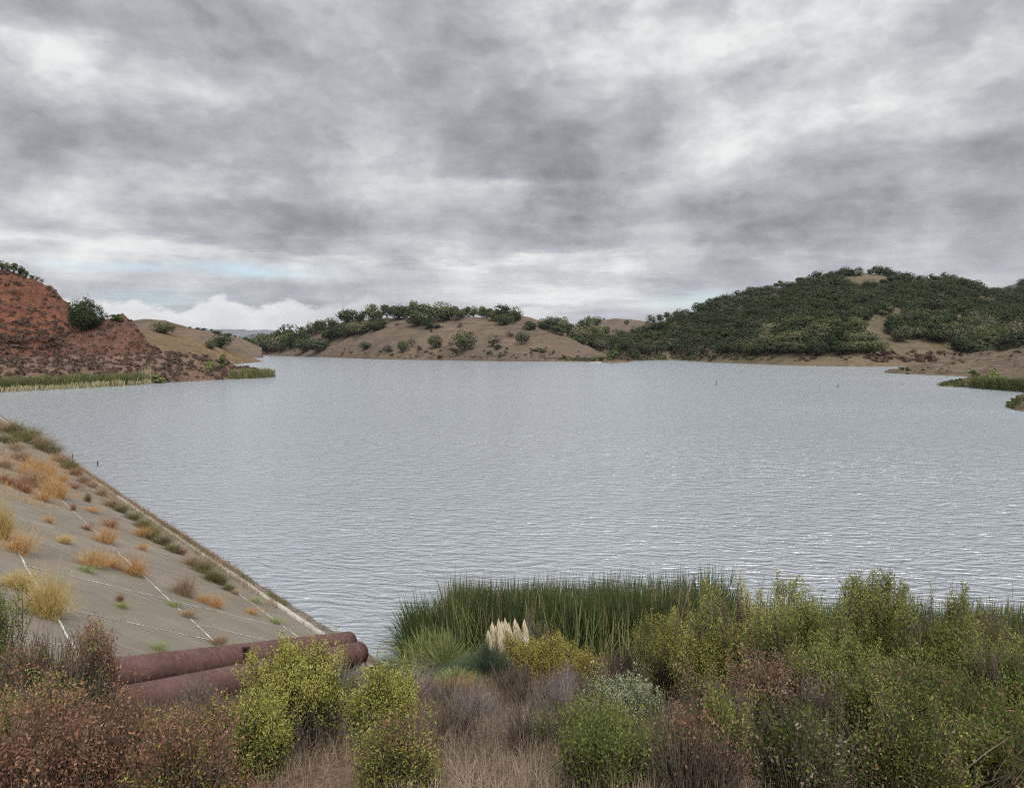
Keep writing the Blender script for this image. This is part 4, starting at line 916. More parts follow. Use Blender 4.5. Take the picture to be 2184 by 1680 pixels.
        obj(pn, mb.mesh(pn), M[mn], o)
    return o
def hash_(s): return sum(ord(c) for c in s) % 97

Lf, Fl, Dl = 'foliage', 'flower_heads', 'dry_leaves'
# right-hand thicket
shrub('coyote_brush', 'tall green shrub at right with upright spires above the others', 1862, 11.5, 1262, 130, [(Lf, 'lf_green', .8, 22, .030, .011, 'all'), (Fl, 'lf_yelgreen', .9, 18, .026, .010, 'all'), (Dl, 'lf_russet', .25, 8, .03, .012, 'low')], seed=11, tips=2300, spire=16, zlo=.3)
shrub('coyote_brush', 'broad yellow green shrub right of the reeds with a brown twiggy base', 1600, 12.2, 1268, 205, [(Lf, 'lf_yelgreen', .85, 24, .032, .011, 'all'), (Fl, 'lf_yellow', .55, 16, .024, .010, 'top'), (Dl, 'lf_russet', .4, 10, .03, .012, 'low')], seed=12, tips=3000, spire=4, nstem=160, zlo=.2)
shrub('coyote_brush', 'ochre yellow shrub at the left edge of the right thicket', 1432, 13.5, 1338, 105, [(Lf, 'lf_yelgreen', .6, 20, .03, .011, 'all'), (Fl, 'lf_ochre', .9, 18, .024, .010, 'top'), (Dl, 'lf_russet', .3, 8, .03, .012, 'low')], seed=13, tips=1500, spire=5)
shrub('coyote_brush', 'yellow topped shrub at far right behind the dark green one', 2090, 11.3, 1318, 170, [(Lf, 'lf_green', .6, 22, .030, .011, 'all'), (Fl, 'lf_ochre', .9, 18, .026, .010, 'all')], seed=14, tips=2600, zlo=.25)
shrub('coyote_brush', 'yellowish shrub filling the gap left of the spired shrub', 1735, 12.6, 1308, 120, [(Lf, 'lf_yelgreen', .9, 22, .03, .011, 'all'), (Fl, 'lf_yellow', .3, 14, .024, .010, 'top')], seed=15, tips=1500)
shrub('coyote_brush', 'feathery yellow green shrub just left of the spired shrub, in front of the gap', 1700, 10.9, 1292, 130, [(Lf, 'lf_green', .5, 20, .030, .011, 'all'), (Fl, 'lf_yelgreen', 1, 20, .026, .010, 'all')], seed=151, tips=1900, zlo=.3)
shrub('coyote_brush', 'feathery olive shrub just right of the spired shrub', 1985, 10.6, 1282, 120, [(Lf, 'lf_green', .6, 20, .030, .011, 'all'), (Fl, 'lf_yelgreen', .9, 20, .026, .010, 'all')], seed=152, tips=1900, zlo=.3, spire=5)
shrub('coyote_brush', 'tall yellow tipped shrub where the reeds meet the right thicket', 1510, 12.0, 1288, 100, [(Lf, 'lf_yelgreen', .8, 20, .030, .011, 'all'), (Fl, 'lf_yellow', .5, 18, .024, .010, 'all')], seed=153, tips=1500, zlo=.3)
shrub('coyote_brush', 'yellow green shrub in the middle of the right thicket, above the brown one', 1800, 9.6, 1375, 110, [(Lf, 'lf_green', .6, 20, .028, .011, 'all'), (Fl, 'lf_yelgreen', .8, 18, .025, .010, 'all')], seed=154, tips=1400, zlo=.3)
shrub('coyote_brush', 'dark green shrub at the right edge of the picture', 2170, 8.8, 1400, 150, [(Lf, 'lf_green', .8, 24, .030, .012, 'all'), (Fl, 'lf_yelgreen', .6, 14, .026, .010, 'all'), (Dl, 'lf_russet', .15, 8, .03, .012, 'low')], seed=16, tips=2000)
shrub('coyote_brush', 'deep green leafy shrub low in the bottom right corner', 1960, 7.9, 1500, 185, [(Lf, 'lf_dark', .8, 22, .027, .012, 'all'), (Fl, 'lf_yelgreen', .7, 16, .025, .010, 'all'), (Dl, 'lf_russet', .15, 8, .026, .012, 'all')], seed=17, tips=2600)
shrub('dead_shrub', 'bare brown branched shrub with pinkish dead leaves in the right thicket', 1640, 9.6, 1455, 190, [(Dl, 'lf_dead', .22, 9, .024, .011, 'all'), (Lf, 'lf_russet', .4, 9, .03, .012, 'all'), ('green_shoots', 'lf_yelgreen', .12, 18, .028, .011, 'all')], seed=18, tips=1700, nstem=420, up=.8, stemlen=1.0, shoot=(.2, .4))
shrub('dead_shrub', 'pale dead leaf covered shrub between the brown and the deep green one', 1770, 8.3, 1490, 120, [(Dl, 'lf_dead', .30, 10, .027, .013, 'all'), (Lf, 'lf_dark', .35, 14, .03, .013, 'low')], seed=19, tips=900, nstem=220)
shrub('dead_shrub', 'brown leafless brush at the bottom, left of the pale dead one', 1530, 7.9, 1540, 130, [(Dl, 'lf_russet', .3, 8, .03, .012, 'all')], seed=20, tips=900, nstem=420, shoot=(.2, .45))
shrub('coyote_brush', 'small yellow green shrub growing out of the brown brush at right', 1545, 7.6, 1520, 60, [(Lf, 'lf_yelgreen', .9, 20, .028, .011, 'all')], seed=21, tips=320, nstem=30)
shrub('coyote_brush', 'green shrub at the bottom, just right of the dry grass', 1290, 7.9, 1588, 115, [(Lf, 'lf_green', .4, 18, .028, .010, 'all'), (Fl, 'lf_yelgreen', .4, 14, .024, .009, 'top')], seed=22, tips=900)
shrub('coyote_brush', 'shrub with whitish fluffy tips at bottom centre right', 1335, 10.2, 1522, 75, [(Lf, 'lf_green', .9, 20, .03, .011, 'all'), (Fl, 'lf_white', 1, 22, .024, .011, 'top')], seed=23, tips=800)
# middle distance, around the plumes
shrub('coyote_brush', 'rounded ochre green shrub in front of the reeds', 1170, 17.2, 1380, 90, [(Lf, 'lf_ochre', .8, 22, .038, .014, 'all'), (Fl, 'lf_yelgreen', .6, 18, .032, .013, 'all'), (Dl, 'lf_russet', .4, 10, .03, .012, 'low')], seed=31, tips=1300, lobe=.45)
shrub('coyote_brush', 'small brownish olive shrub beside the white plumes', 1140, 19.5, 1308, 38, [(Lf, 'bl_olive', .9, 18, .036, .014, 'all'), (Fl, 'lf_ochre', .35, 14, .03, .012, 'top')], seed=32, tips=450, stem='stem_grey')
shrub('coyote_brush', 'thin olive shrub under the white plumes', 1075, 18.8, 1395, 40, [(Lf, 'bl_olive', .6, 16, .036, .014, 'all'), (Fl, 'lf_ochre', .3, 12, .03, .012, 'top')], seed=33, tips=300, stem='stem_grey')
shrub('coyote_brush', 'yellow olive shrub right of the rounded ochre one', 1250, 15.8, 1430, 55, [(Lf, 'lf_ochre', .85, 22, .034, .013, 'all'), (Dl, 'lf_russet', .3, 10, .03, .012, 'low')], seed=34, tips=650)
shrub('coyote_brush', 'low yellow shrub left of the dead grey branches', 1095, 15.0, 1452, 50, [(Lf, 'lf_ochre', .9, 22, .032, .013, 'all'), (Fl, 'lf_yelgreen', .5, 14, .028, .012, 'top')], seed=35, tips=600)
shrub('coyote_brush', 'ochre shrub between the reeds and the right thicket', 1330, 14.8, 1405, 60, [(Lf, 'lf_ochre', .7, 20, .032, .012, 'all'), (Dl, 'lf_russet', .3, 10, .03, .012, 'low')], seed=36, tips=700, nstem=80)
for i, (u, Y, vt, hw, st, lab) in enumerate([(1200, 14.3, 1478, 70, 'stem_grey', 'grey dead brush under the rounded ochre shrub'), (1275, 12.6, 1470, 70, 'stem_brown', 'tall leafless brown brush left of the right thicket'), (870, 13.8, 1462, 110, 'stem_grey', 'purplish grey leafless thicket below the left end of the reeds'),
                                              (950, 12.6, 1500, 80, 'stem_brown', 'brown leafless brush in front of the grey thicket'), (1185, 11.6, 1500, 60, 'stem_grey', 'pale forked dead twigs in the dry grass'), (430, 12.2, 1500, 30, 'stem_grey', 'grey dead branches lying against the nearer pipe'),
                                              (835, 10.3, 1490, 60, 'stem_brown', 'brown twigs behind the smaller yellow green bush'), (1130, 13.5, 1500, 90, 'stem_brown', 'low tangle of brown twigs under the yellow shrubs'), (720, 13.2, 1440, 70, 'stem_grey', 'pale grey dead twigs below the pipe ends'), (1010, 10.2, 1530, 70, 'stem_grey', 'thin pinkish dry brush in the middle of the dry grass'), (960, 8.6, 1590, 60, 'stem_brown', 'low brown brush in the dry grass close to the bottom edge'), (1130, 8.4, 1600, 60, 'stem_brown', 'brown twigs at the bottom edge left of the green shrub')]):
    shrub('dead_brush', lab, u, Y, vt, hw, [(Dl, 'lf_dead' if i % 2 else 'lf_russet', .25, 6, .028, .010, 'all')], stem=st, seed=50 + i, tips=420, nstem=110, shoot=(.18, .4), up=.6, zlo=.4, cat='dead brush')
# left foreground
shrub('coyote_brush', 'bright yellow green bush in front of the pipes', 640, 9.2, 1420, 106, [(Lf, 'lf_yelgreen', .75, 22, .028, .010, 'all'), (Fl, 'lf_yellow', 1.0, 26, .022, .010, 'top')], stem='stem_dark', seed=41, tips=1500, nstem=40, zlo=.3, lobe=.5)
shrub('coyote_brush', 'smaller bright yellow green bush right of the one before the pipes', 822, 9.2, 1508, 66, [(Lf, 'lf_yelgreen', .8, 22, .028, .010, 'all'), (Fl, 'lf_yellow', 1, 24, .022, .010, 'top')], stem='stem_dark', seed=42, tips=900, nstem=50, zlo=.4, lobe=.4)
shrub('coyote_brush', 'yellow green bush low at the bottom edge, left of centre', 545, 7.9, 1570, 85, [(Lf, 'lf_yelgreen', .9, 22, .028, .010, 'all'), (Fl, 'lf_yellow', .6, 16, .022, .010, 'top')], stem='stem_dark', seed=43, tips=900, nstem=50)
shrub('brown_shrub', 'large reddish brown dried shrub at the left with spiky branch tips', 95, 8.6, 1385, 165, [(Dl, 'lf_russet', .62, 14, .026, .012, 'all'), (Lf, 'lf_yelgreen', .10, 14, .026, .010, 'all')], seed=44, tips=2400, nstem=260, spire=14, shoot=(.14, .34), zlo=.35)
shrub('brown_shrub', 'reddish brown spiky shrub whose twigs stand against the dam', 205, 9.4, 1375, 52, [(Dl, 'lf_russet', .8, 13, .026, .012, 'all')], seed=45, tips=800, nstem=130, spire=9, shoot=(.16, .4))
shrub('brown_shrub', 'brown shrub in front of the near pipe, left of the bright bush', 315, 7.8, 1582, 90, [(Dl, 'lf_russet', .9, 14, .026, .012, 'all'), (Lf, 'lf_yelgreen', .22, 16, .026, .010, 'all')], seed=46, tips=1300, nstem=160, spire=4)
shrub('brown_shrub', 'thin brown shrub at the bottom between the brown and yellow bushes', 455, 7.8, 1545, 70, [(Dl, 'lf_russet', .7, 12, .026, .011, 'all'), (Lf, 'lf_yelgreen', .35, 14, .026, .010, 'all')], seed=47, tips=650, nstem=110)
shrub('coyote_brush', 'green shrub tip rising at the left edge over the dam', 18, 9.6, 1302, 62, [(Lf, 'lf_green', .95, 20, .028, .011, 'all')], seed=48, tips=520, spire=5)
shrub('brown_shrub', 'brown and green mottled shrub in the bottom left corner', 95, 7.4, 1490, 165, [(Dl, 'lf_russet', .7, 14, .026, .012, 'all'), (Lf, 'lf_yelgreen', .22, 18, .022, .009, 'all'), (Fl, 'lf_green', .2, 14, .026, .010, 'in')], seed=49, tips=1900, nstem=200)

def bare_sapling(label, u, Y, vtop, lean, seed, r0=.018, n=26, fork=2):
    r = np.random.default_rng(seed); b = gp(u, Y=Y); h = P(u, vtop, Y)[2] - b[2]
    o = empty('bare_sapling', b); tag(o, label, 'sapling'); mb = MB()
    def branch(s, d, L, rad, lev):
        m_ = 9; p = [np.array(s, float)]
        for i in range(m_):
            d = unit(d + r.normal(size=3) * .2 + [0, 0, .06]); p.append(p[-1] + d * L / m_)
        p = np.array(p); tubes(mb, p[None], np.linspace(rad, rad * .3, m_ + 1)[None], 5 if lev < 1 else 3)
        if lev < 3:
            for _ in range([n, 5, 3][lev]):
                k = r.integers(2, m_ + 1)
                branch(p[k], unit(unit(p[k] - p[k - 1]) + r.normal(size=3) * .75), L * r.uniform(.22, .45), rad * .4, lev + 1)
    for f_ in range(fork):
        branch([0, 0, -.05], unit(np.array([lean + r.normal() * .15, r.normal() * .1, 1])), h * r.uniform(.8, 1.0), r0 * r.uniform(.8, 1.1), 0)
    obj('branches', mb.mesh('branches'), M['stem_dark'], o)
bare_sapling('crooked dark bare sapling rising between the two bright bushes', 712, 10.0, 1425, .0, 3, .022, 10, 2)
bare_sapling('thin black leafless sapling beside the smaller bright bush', 893, 8.6, 1495, .12, 5, .015, 10, 2)
bare_sapling('dark bare branches spreading under the bright bush', 640, 8.4, 1480, -.35, 6, .022, 9, 3)
bare_sapling('tall thin bare sapling in front of the right thicket', 1300, 10.8, 1440, .06, 8, .012, 9, 3)
bare_sapling('pale bare branch standing in the right thicket', 1700, 9.6, 1400, .0, 9, .012, 6, 1)

for i, (u, Y, vt, hw, ly, lab) in enumerate([
    (130, 6.3, 1580, 190, [(Dl, 'lf_russet', .8, 14, .026, .012, 'all'), (Lf, 'lf_yelgreen', .10, 16, .022, .009, 'all')], 'brown shrub cut by the bottom edge at the left'),
    (400, 6.2, 1610, 120, [(Dl, 'lf_russet', .8, 14, .026, .012, 'all'), (Lf, 'lf_yelgreen', .2, 16, .026, .010, 'all')], 'brown shrub cut by the bottom edge, left of the yellow green bushes'),
    (840, 6.6, 1625, 70, [(Lf, 'lf_yelgreen', .6, 18, .026, .010, 'all'), (Dl, 'lf_russet', .4, 10, .026, .010, 'all')], 'sparse green and brown bush at the bottom edge beside the dry grass'),
    (2160, 6.6, 1600, 120, [(Lf, 'lf_green', .9, 20, .03, .013, 'all'), (Dl, 'lf_russet', .3, 8, .03, .012, 'all')], 'olive green leafy shrub in the extreme bottom right corner'),
    (1270, 6.4, 1625, 90, [(Lf, 'lf_green', .9, 20, .028, .011, 'all')], 'green shrub cut by the bottom edge right of the dry grass'),
    (1480, 6.3, 1600, 120, [(Dl, 'lf_russet', .5, 10, .028, .012, 'all')], 'brown twiggy shrub cut by the bottom edge under the right thicket'),
    (1700, 6.3, 1590, 120, [(Dl, 'lf_dead', .3, 10, .026, .012, 'all'), (Lf, 'lf_dark', .4, 14, .03, .013, 'all')], 'shrub with pale dead leaves cut by the bottom edge'),
    (1960, 6.2, 1570, 190, [(Lf, 'lf_dark', .8, 22, .024, .011, 'all'), (Fl, 'lf_yelgreen', .3, 16, .022, .010, 'all'), (Dl, 'lf_russet', .25, 8, .024, .011, 'all')], 'dark leafy shrub cut by the bottom edge in the right corner')]):
    shrub('coyote_brush' if 'green' in lab or 'leafy' in lab else 'brown_shrub', lab, u, Y, vt, hw, ly, seed=120 + i, tips=900, nstem=140, spire=3)
# reeds in front
def reed_bed(name, label, n, place, h, width, m_, bend, seed, kind='stuff', cat='reeds', lean=(0, 0), nseg=5):
    r = np.random.default_rng(seed); b = place(r, n); n = len(b)
    hh = h * r.uniform(.55, 1.06, n) * (1 + .22 * fbm(b[:, 0] * .9, b[:, 1] * .9, seed, 3))
    top = b + np.stack([r.normal(size=n) * .09 * h + lean[0], r.normal(size=n) * .09 * h + lean[1], hh], -1)
    a = r.uniform(0, 6.28, n); k = bend * r.uniform(0, 1, n) ** 2.2
    bd = np.stack([np.cos(a) * k, np.sin(a) * k, -k * .55], -1)
    mb = MB(); blades(mb, b, top, bd, width * r.uniform(.6, 1.3, n), nseg, r)
    o = obj(name, mb.mesh(name), M[m_]); tag(o, label, cat, kind=kind); return o
def bed(ulo, uhi, y0, y1, edge=.0):
    def f(r, n):
        u = r.uniform(ulo, uhi, n); y = y0 + (y1 - y0) * r.uniform(0, 1, n)
        x = (u - CX) / F_PX * y / math.cos(TH) * 1.0
        z = np.maximum(ground_z(x, y), -.3)
        return np.stack([x, y, z], -1)
    return f
reed_bed('cattail_reeds', 'dense dark green cattails along the near shore', 15000, bed(960, 1560, 21.0, 25.6), 2.75, .030, 'bl_green', .75, 61)
reed_bed('cattail_reeds', 'dark green cattails behind the right thicket', 9000, bed(1540, 2420, 19.5, 23.5), 2.15, .030, 'bl_green', .6, 62)
reed_bed('cattail_reeds', 'leaning green reeds arching over the water at the left end of the bed', 3600, bed(880, 1010, 21.6, 24.6), 2.25, .028, 'bl_green', 1.6, 63, lean=(-.35, 0))
reed_bed('cattail_reeds', 'light green arching blades at the left foot of the reed bed', 1500, bed(868, 985, 20.4, 22.4), 1.5, .030, 'bl_pale', 1.5, 64, lean=(-.15, -.1), nseg=6)
reed_bed('cattail_reeds', 'pale dry blades scattered through the cattails', 1800, bed(960, 1500, 20.6, 23.5), 2.2, .028, 'bl_pale', .8, 65)
reed_bed('cattail_reeds', 'brown dead stalks mixed into the cattails', 1500, bed(940, 1560, 21.0, 25.0), 2.7, .026, 'bl_straw', .9, 66)

def clump(name, label, cat, p, n, h, spread, width, m_, seed, parts=None, droop=.7, group=None):
    r = np.random.default_rng(seed); o = empty(name, p); tag(o, label, cat, group)
    a = r.uniform(0, 6.28, n); q = r.uniform(0, 1, n) ** .7
    b = np.stack([np.cos(a) * q * .16 * spread, np.sin(a) * q * .16 * spread, np.full(n, -.05)], -1)
    hh = h * r.uniform(.6, 1.1, n) * (1.15 - .35 * q)
    top = b + np.stack([np.cos(a) * q * spread * .55, np.sin(a) * q * spread * .55, hh], -1)
    bd = np.stack([np.cos(a) * q * spread * .6, np.sin(a) * q * spread * .6, -hh * droop * q], -1)
    mb = MB(); blades(mb, b, top, bd, width * r.uniform(.6, 1.3, n), 6, r); obj('foliage', mb.mesh('foliage'), M[m_], o)
    return o
bp = gp(1040, Y=18.2)
pg = clump('pampas_grass', 'blue green pampas grass clump topped with cream white plumes', 'pampas grass', bp, 2600, 1.15, 1.35, .016, 'bl_blue', 71, droop=.85)
def plume(o, top, L, wd, seed):
    r = np.random.default_rng(seed); n = 900; t = r.uniform(0, 1, n) ** .8
    prof = np.sin(np.pi * np.clip(t * .80 + .14, 0, 1)) ** .75
    a = r.uniform(0, 6.28, n); top = np.array(top, float)
    cpt = top - np.array([0, 0, 1.0]) * (t * L)[:, None] + np.stack([np.sin(t * 2) * .05, 0 * t, 0 * t], -1)
    out = np.stack([np.cos(a), np.sin(a), 0 * a], -1)
    mb = MB(); ln = r.uniform(.08, .16, n)
    blades(mb, cpt + np.array([0, 0, .05]), cpt + out * (wd * prof * r.uniform(.5, 1.35, n))[:, None] - np.array([0, 0, 1.]) * ln[:, None] * .7, out * .02 - [0, 0, .05], np.full(n, .012), 2, r)
    tt = np.linspace(0, 1, 12); pr_ = wd * .42 * np.sin(np.pi * np.clip(tt * .9 + .05, 0, 1)) ** .8 + .004
    tubes(mb, np.stack([top[0] + 0 * tt, top[1] + 0 * tt, top[2] - tt * L], -1)[None], pr_[None], 7)
    pl = obj('plume', mb.mesh('plume'), M['plume'], o)
    sm = MB(); base = np.array([top[0] * .25, top[1] * .25, 0]); tt = np.linspace(0, 1, 8)[:, None]; q = base * (1 - tt) + (top - [0, 0, L * .1]) * tt
    tubes(sm, q[None], np.linspace(.007, .004, 8)[None], 4); obj('stalk', sm.mesh('stalk'), M['bl_straw'], pl)
for i, (u, v0, v1) in enumerate([(1041, 1345, 1400), (1049, 1328, 1382), (1056, 1336, 1388), (1063, 1322, 1385), (1070, 1326, 1380), (1077, 1320, 1378), (1085, 1330, 1376), (1098, 1321, 1372), (1104, 1332, 1372), (1118, 1322, 1378)]):
    T_ = P(u, v0, 18.6 + (i % 3) * .12); B_ = P(u, v1, 18.6)
    plume(pg, T_ - bp, T_[2] - B_[2], .068, 100 + i)
clump('grass_clump', 'bright green grass clump left of the blue green pampas grass', 'grass clump', gp(975, Y=17.4), 900, .6, .9, .014, 'bl_pale', 72)
clump('grass_clump', 'yellow green arching grass clump by the water at the foot of the reeds', 'grass clump', gp(950, Y=20.2), 1500, 1.35, 1.5, .020, 'bl_pale', 73, droop=.8)
clump('grass_clump', 'dark green spreading grass at the waterside next to the pipe ends', 'grass clump', gp(868, Y=22.0), 1200, .9, 1.8, .018, 'bl_green', 74, droop=.9)

# dry grass over the hillside (uncountable)
def dry_grass(label, n, ulo, uhi, y0, y1, h, m_, seed, wd=.007, bend=.5):
    def f(r, k):
        y = y0 + (y1 - y0) * r.uniform(0, 1, k); u = r.uniform(ulo, uhi, k); x = (u - CX) / F_PX * y
        ok = fbm(x * .9, y * .9, seed, 3) > -.28; x, y = x[ok], y[ok]
        return np.stack([x, y, ground_z(x, y)], -1)
    reed_bed('dry_grass', label, n, f, h, wd, m_, bend, seed, cat='dry grass', nseg=4)
dry_grass('pinkish tan dry grass at bottom centre', 16000, 830, 1420, 5.6, 14.0, .42, 'bl_pink', 81)
dry_grass('straw coloured dry grass on the slope down to the water', 12000, 700, 1500, 9.5, 21.0, .38, 'bl_straw', 82)
dry_grass('tan dry grass under the left shrubs', 9000, -100, 860, 5.6, 16.0, .32, 'bl_straw', 83)
dry_grass('orange brown dead grass beside the arching reeds', 5000, 780, 1010, 16.5, 21.6, .42, 'bl_orange', 84)
dry_grass('grey brown litter under the right thicket', 9000, 1350, 2400, 5.6, 15.0, .35, 'bl_pink', 85)
dry_grass('thin brown weeds between the shrubs', 7000, 300, 1500, 7.2, 16.0, .6, 'stem_brown', 86, wd=.006)

# ------------------------------------------------------------------ weeds on the dam
WEED = {}
def weed_proto(key, m_, seed, n=260, stem=None, upright=.75, fine=7, wd=.008):
    r = np.random.default_rng(seed); mb = MB(); V = []
    a = r.uniform(0, 6.28, n); el = np.arcsin(r.uniform(.12, 1, n) ** upright); L = r.uniform(.35, 1.0, n) * .55
    d = np.stack([np.cos(a) * np.cos(el), np.sin(a) * np.cos(el), np.sin(el)], -1)
    b = np.stack([r.normal(size=n) * .07, r.normal(size=n) * .07, np.full(n, -.02)], -1)
    top = b + d * (L * 1.0)[:, None]
    top = top + r.normal(size=(n, 3)) * .05
    blades(mb, b, top, r.normal(size=(n, 3)) * .10, np.full(n, wd), 3, r)
    k = n * fine; i = r.integers(0, n, k); t = r.uniform(.35, 1, k)[:, None]
    s = b[i] + (top - b)[i] * t; e = s + unit(d[i] + r.normal(size=(k, 3)) * .8) * r.uniform(.04, .13, k)[:, None]
    blades(mb, s, e, r.normal(size=(k, 3)) * .01, np.full(k, wd * .7), 1, r)
    WEED[key] = (mb.mesh('stalks'), m_)
for k, m_, s, kw in [('orange', 'bl_orange', 1, {}), ('orange2', 'bl_orange', 2, dict(upright=.9)), ('yellow', 'bl_yellow', 3, dict(n=600)), ('red', 'bl_red', 4, dict(upright=1.1)), ('olive', 'bl_olive', 5, dict(n=600)), ('olive2', 'bl_olive', 6, dict(n=600, upright=.8)), ('green', 'bl_pale', 7, dict(upright=1.4, n=300)), ('brown', 'lf_russet', 8, dict(n=500)), ('tan', 'bl_straw', 9, dict(n=500))]:
    weed_proto(k, m_, s, **kw)
def weed(kind, u, vb, wpx, hpx, label, group=None, name='dry_weed'):
    a, s = dam_hit(u, vb); p = dam(a, s); k = p[1] / F_PX
    o = empty(name, p, rng.uniform(0, 6.28), (wpx * k / .66, wpx * k / .66, hpx * k * (.8 if group == 'brush along the waterline of the dam' else .95) / .46)); tag(o, label, 'weed', group)
    me, m_ = WEED[kind]; obj('stalks', me, M[m_], o); return o
def zw(kind, zx, zy, zw_, zh, label, group=None, **k):   # measured in an enlarged crop of the dam: centre and box
    weed(kind, zx * .3628, 826.8 + .3628 * (zy + zh * .5), zw_ * .3628, zh * .3628, label, group, **k)
zw('yellow', 285, 1200, 250, 290, 'largest straw yellow weed on the dam, above the brown shrub')
zw('yellow', 100, 1120, 190, 110, 'flattened straw yellow weed left of the largest one on the dam')
zw('orange', 110, 890, 230, 160, 'orange dry weed at the left edge of the picture, on a joint of the dam')
zw('yellow', 15, 760, 130, 260, 'tall yellow dry weed cut by the left edge of the picture')
zw('orange', 620, 850, 160, 120, 'round tan weed in the middle of the dam slope')
zw('red', 650, 785, 110, 70, 'reddish bare weed just behind the round tan one')
zw('orange', 545, 985, 210, 130, 'orange weed left of the pair in the middle of the dam')
zw('orange2', 660, 1010, 190, 90, 'low orange weed between the two taller ones on the dam')
zw('orange', 805, 1030, 140, 150, 'orange weed at the right end of the row across the dam')
zw('orange2', 760, 1065, 160, 50, 'low rust orange weed at the foot of the row across the dam')
zw('green', 490, 1055, 150, 45, 'green patch of weed below the orange row', name='green_weed')
zw('tan', 1085, 1150, 160, 140, 'feathery tan weed near the lower middle of the dam')
zw('orange', 1270, 1245, 120, 90, 'orange weed right of the feathery tan one'); zw('orange2', 1190, 1230, 130, 60, 'low orange weed between the feathery one and its neighbour')
zw('orange2', 1470, 1308, 110, 32, 'small low orange weed near the curb'); zw('green', 1610, 1360, 110, 34, 'green weed on the joint nearest the curb', name='green_weed')
zw('green', 1010, 1262, 110, 40, 'green weed where two joints cross', name='green_weed'); zw('tan', 1090, 1325, 130, 36, 'yellowish weed along the joint below the crossing')
zw('green', 705, 1268, 100, 42, 'green rosette with dark stems in the open slab', name='green_weed'); zw('brown', 705, 1228, 50, 60, 'dark dead stems standing in the green rosette')
zw('tan', 1285, 1480, 120, 60, 'pale weed just above the far pipe'); zw('green', 925, 1512, 130, 50, 'bright green grass tuft at the edge of the far pipe', name='green_weed')
zw('orange2', 285, 762, 80, 55, 'small lone tan weed on the upper slab'); zw('red', 508, 812, 90, 42, 'small rusty weed left of the round tan one')
zw('yellow', 375, 885, 100, 50, 'small yellow weed under the small lone tan one'); zw('orange', 840, 925, 80, 60, 'small orange weed above the row across the dam')
zw('brown', 432, 695, 34, 56, 'small dark dead stem on a joint high on the slab'); zw('olive', 518, 640, 44, 62, 'small upright olive weed high on the slab')
zw('orange', 830, 835, 120, 80, 'tan weed close to the waterside brush'); zw('red', 430, 570, 110, 40, 'low reddish weed below the waterside brush')
zw('green', 1500, 1243, 90, 34, 'green weed on the curb', name='green_weed'); zw('orange2', 520, 712, 140, 24, 'low orange weed along a joint high on the slab')
GW = 'orange weeds massed on the upper dam'
for i, (x, y, w_, h_) in enumerate([(200, 440, 190, 130), (300, 560, 170, 130), (120, 390, 130, 80), (350, 590, 110, 120), (250, 620, 130, 90), (180, 520, 160, 100), (240, 500, 150, 110), (290, 470, 120, 80), (90, 340, 100, 60), (160, 470, 120, 80), (370, 520, 80, 60), (20, 440, 110, 60)]):
    zw(['orange', 'orange2', 'tan'][i % 3], x, y, w_, h_, 'orange dry weed in the mass on the upper left of the dam', GW)
for x, y, w_, h_ in [(40, 540, 120, 50), (150, 575, 110, 80), (110, 560, 80, 60), (20, 520, 80, 50)]:
    zw('red', x, y, w_, h_, 'rust red weed under the orange mass on the dam', 'rust red weeds on the upper dam')
GE = 'brush along the waterline of the dam'
r_ = np.random.default_rng(17)
for i, (x, y, w_, h_) in enumerate([(60, 225, 190, 90), (20, 210, 160, 90), (130, 270, 160, 90), (180, 255, 140, 80), (240, 300, 150, 90), (300, 350, 130, 80), (250, 330, 130, 80), (350, 400, 120, 80), (400, 440, 120, 80), (440, 480, 110, 70), (490, 525, 100, 70), (540, 560, 80, 50), (600, 600, 90, 70), (655, 660, 120, 80), (710, 700, 100, 60), (780, 745, 110, 60), (840, 785, 120, 80), (900, 830, 110, 80), (870, 850, 120, 70), (950, 880, 130, 80), (1010, 930, 110, 60), (1060, 950, 90, 50), (1130, 1000, 120, 90), (1190, 1035, 130, 100), (1250, 1085, 120, 100), (1290, 1110, 120, 80), (1340, 1165, 80, 50), (1380, 1195, 60, 30), (60, 300, 120, 50), (10, 290, 120, 60), (-60, 200, 160, 90)]):
    k = ['olive', 'brown', 'tan', 'olive2', 'olive', 'tan'][r_.integers(0, 6)]
    zw(k, x, y, w_, h_, 'olive brown weed in the ragged row along the waterline of the dam', GE)
# loose dead grass lying along the joints and the waterline of the dam (uncountable)
def dam_grass(label, n, fa, fs, h, m_, seed, wd=.012, bend=.3):
    def f(r, k):
        a, s = fa(r, k), fs(r, k); ok = fbm(a * .8, s * 1.2 + a * .3, seed, 3) > -.1; return dam(a[ok], s[ok], -.01)
    reed_bed('dry_grass', label, n, f, h, wd, m_, bend, seed, cat='dry grass', nseg=3)
U = lambda lo, hi, p=1: (lambda r, k: lo + (hi - lo) * r.uniform(0, 1, k) ** p)
Nn = lambda c, w_: (lambda r, k: c + r.normal(size=k) * w_)
dam_grass('olive brown weeds fringing the waterline of the dam', 9000, U(3, 85, 1.4), Nn(.25, .22), .42, 'bl_olive', 201)
dam_grass('tan dead grass fringing the waterline of the dam', 8000, U(1, 85, 1.4), Nn(.45, .3), .36, 'bl_straw', 202)
dam_grass('brown dead weeds fringing the waterline of the dam', 5000, U(6, 85, 1.3), Nn(.1, .25), .5, 'lf_russet', 203)
dam_grass('orange dead grass spread over the upper dam', 7000, U(13, 40), U(3.4, 8.0), .28, 'bl_orange', 204)
dam_grass('tan dead grass spread over the far dam', 9000, U(24, 80, 1.2), U(.6, 7.0), .35, 'bl_straw', 205)
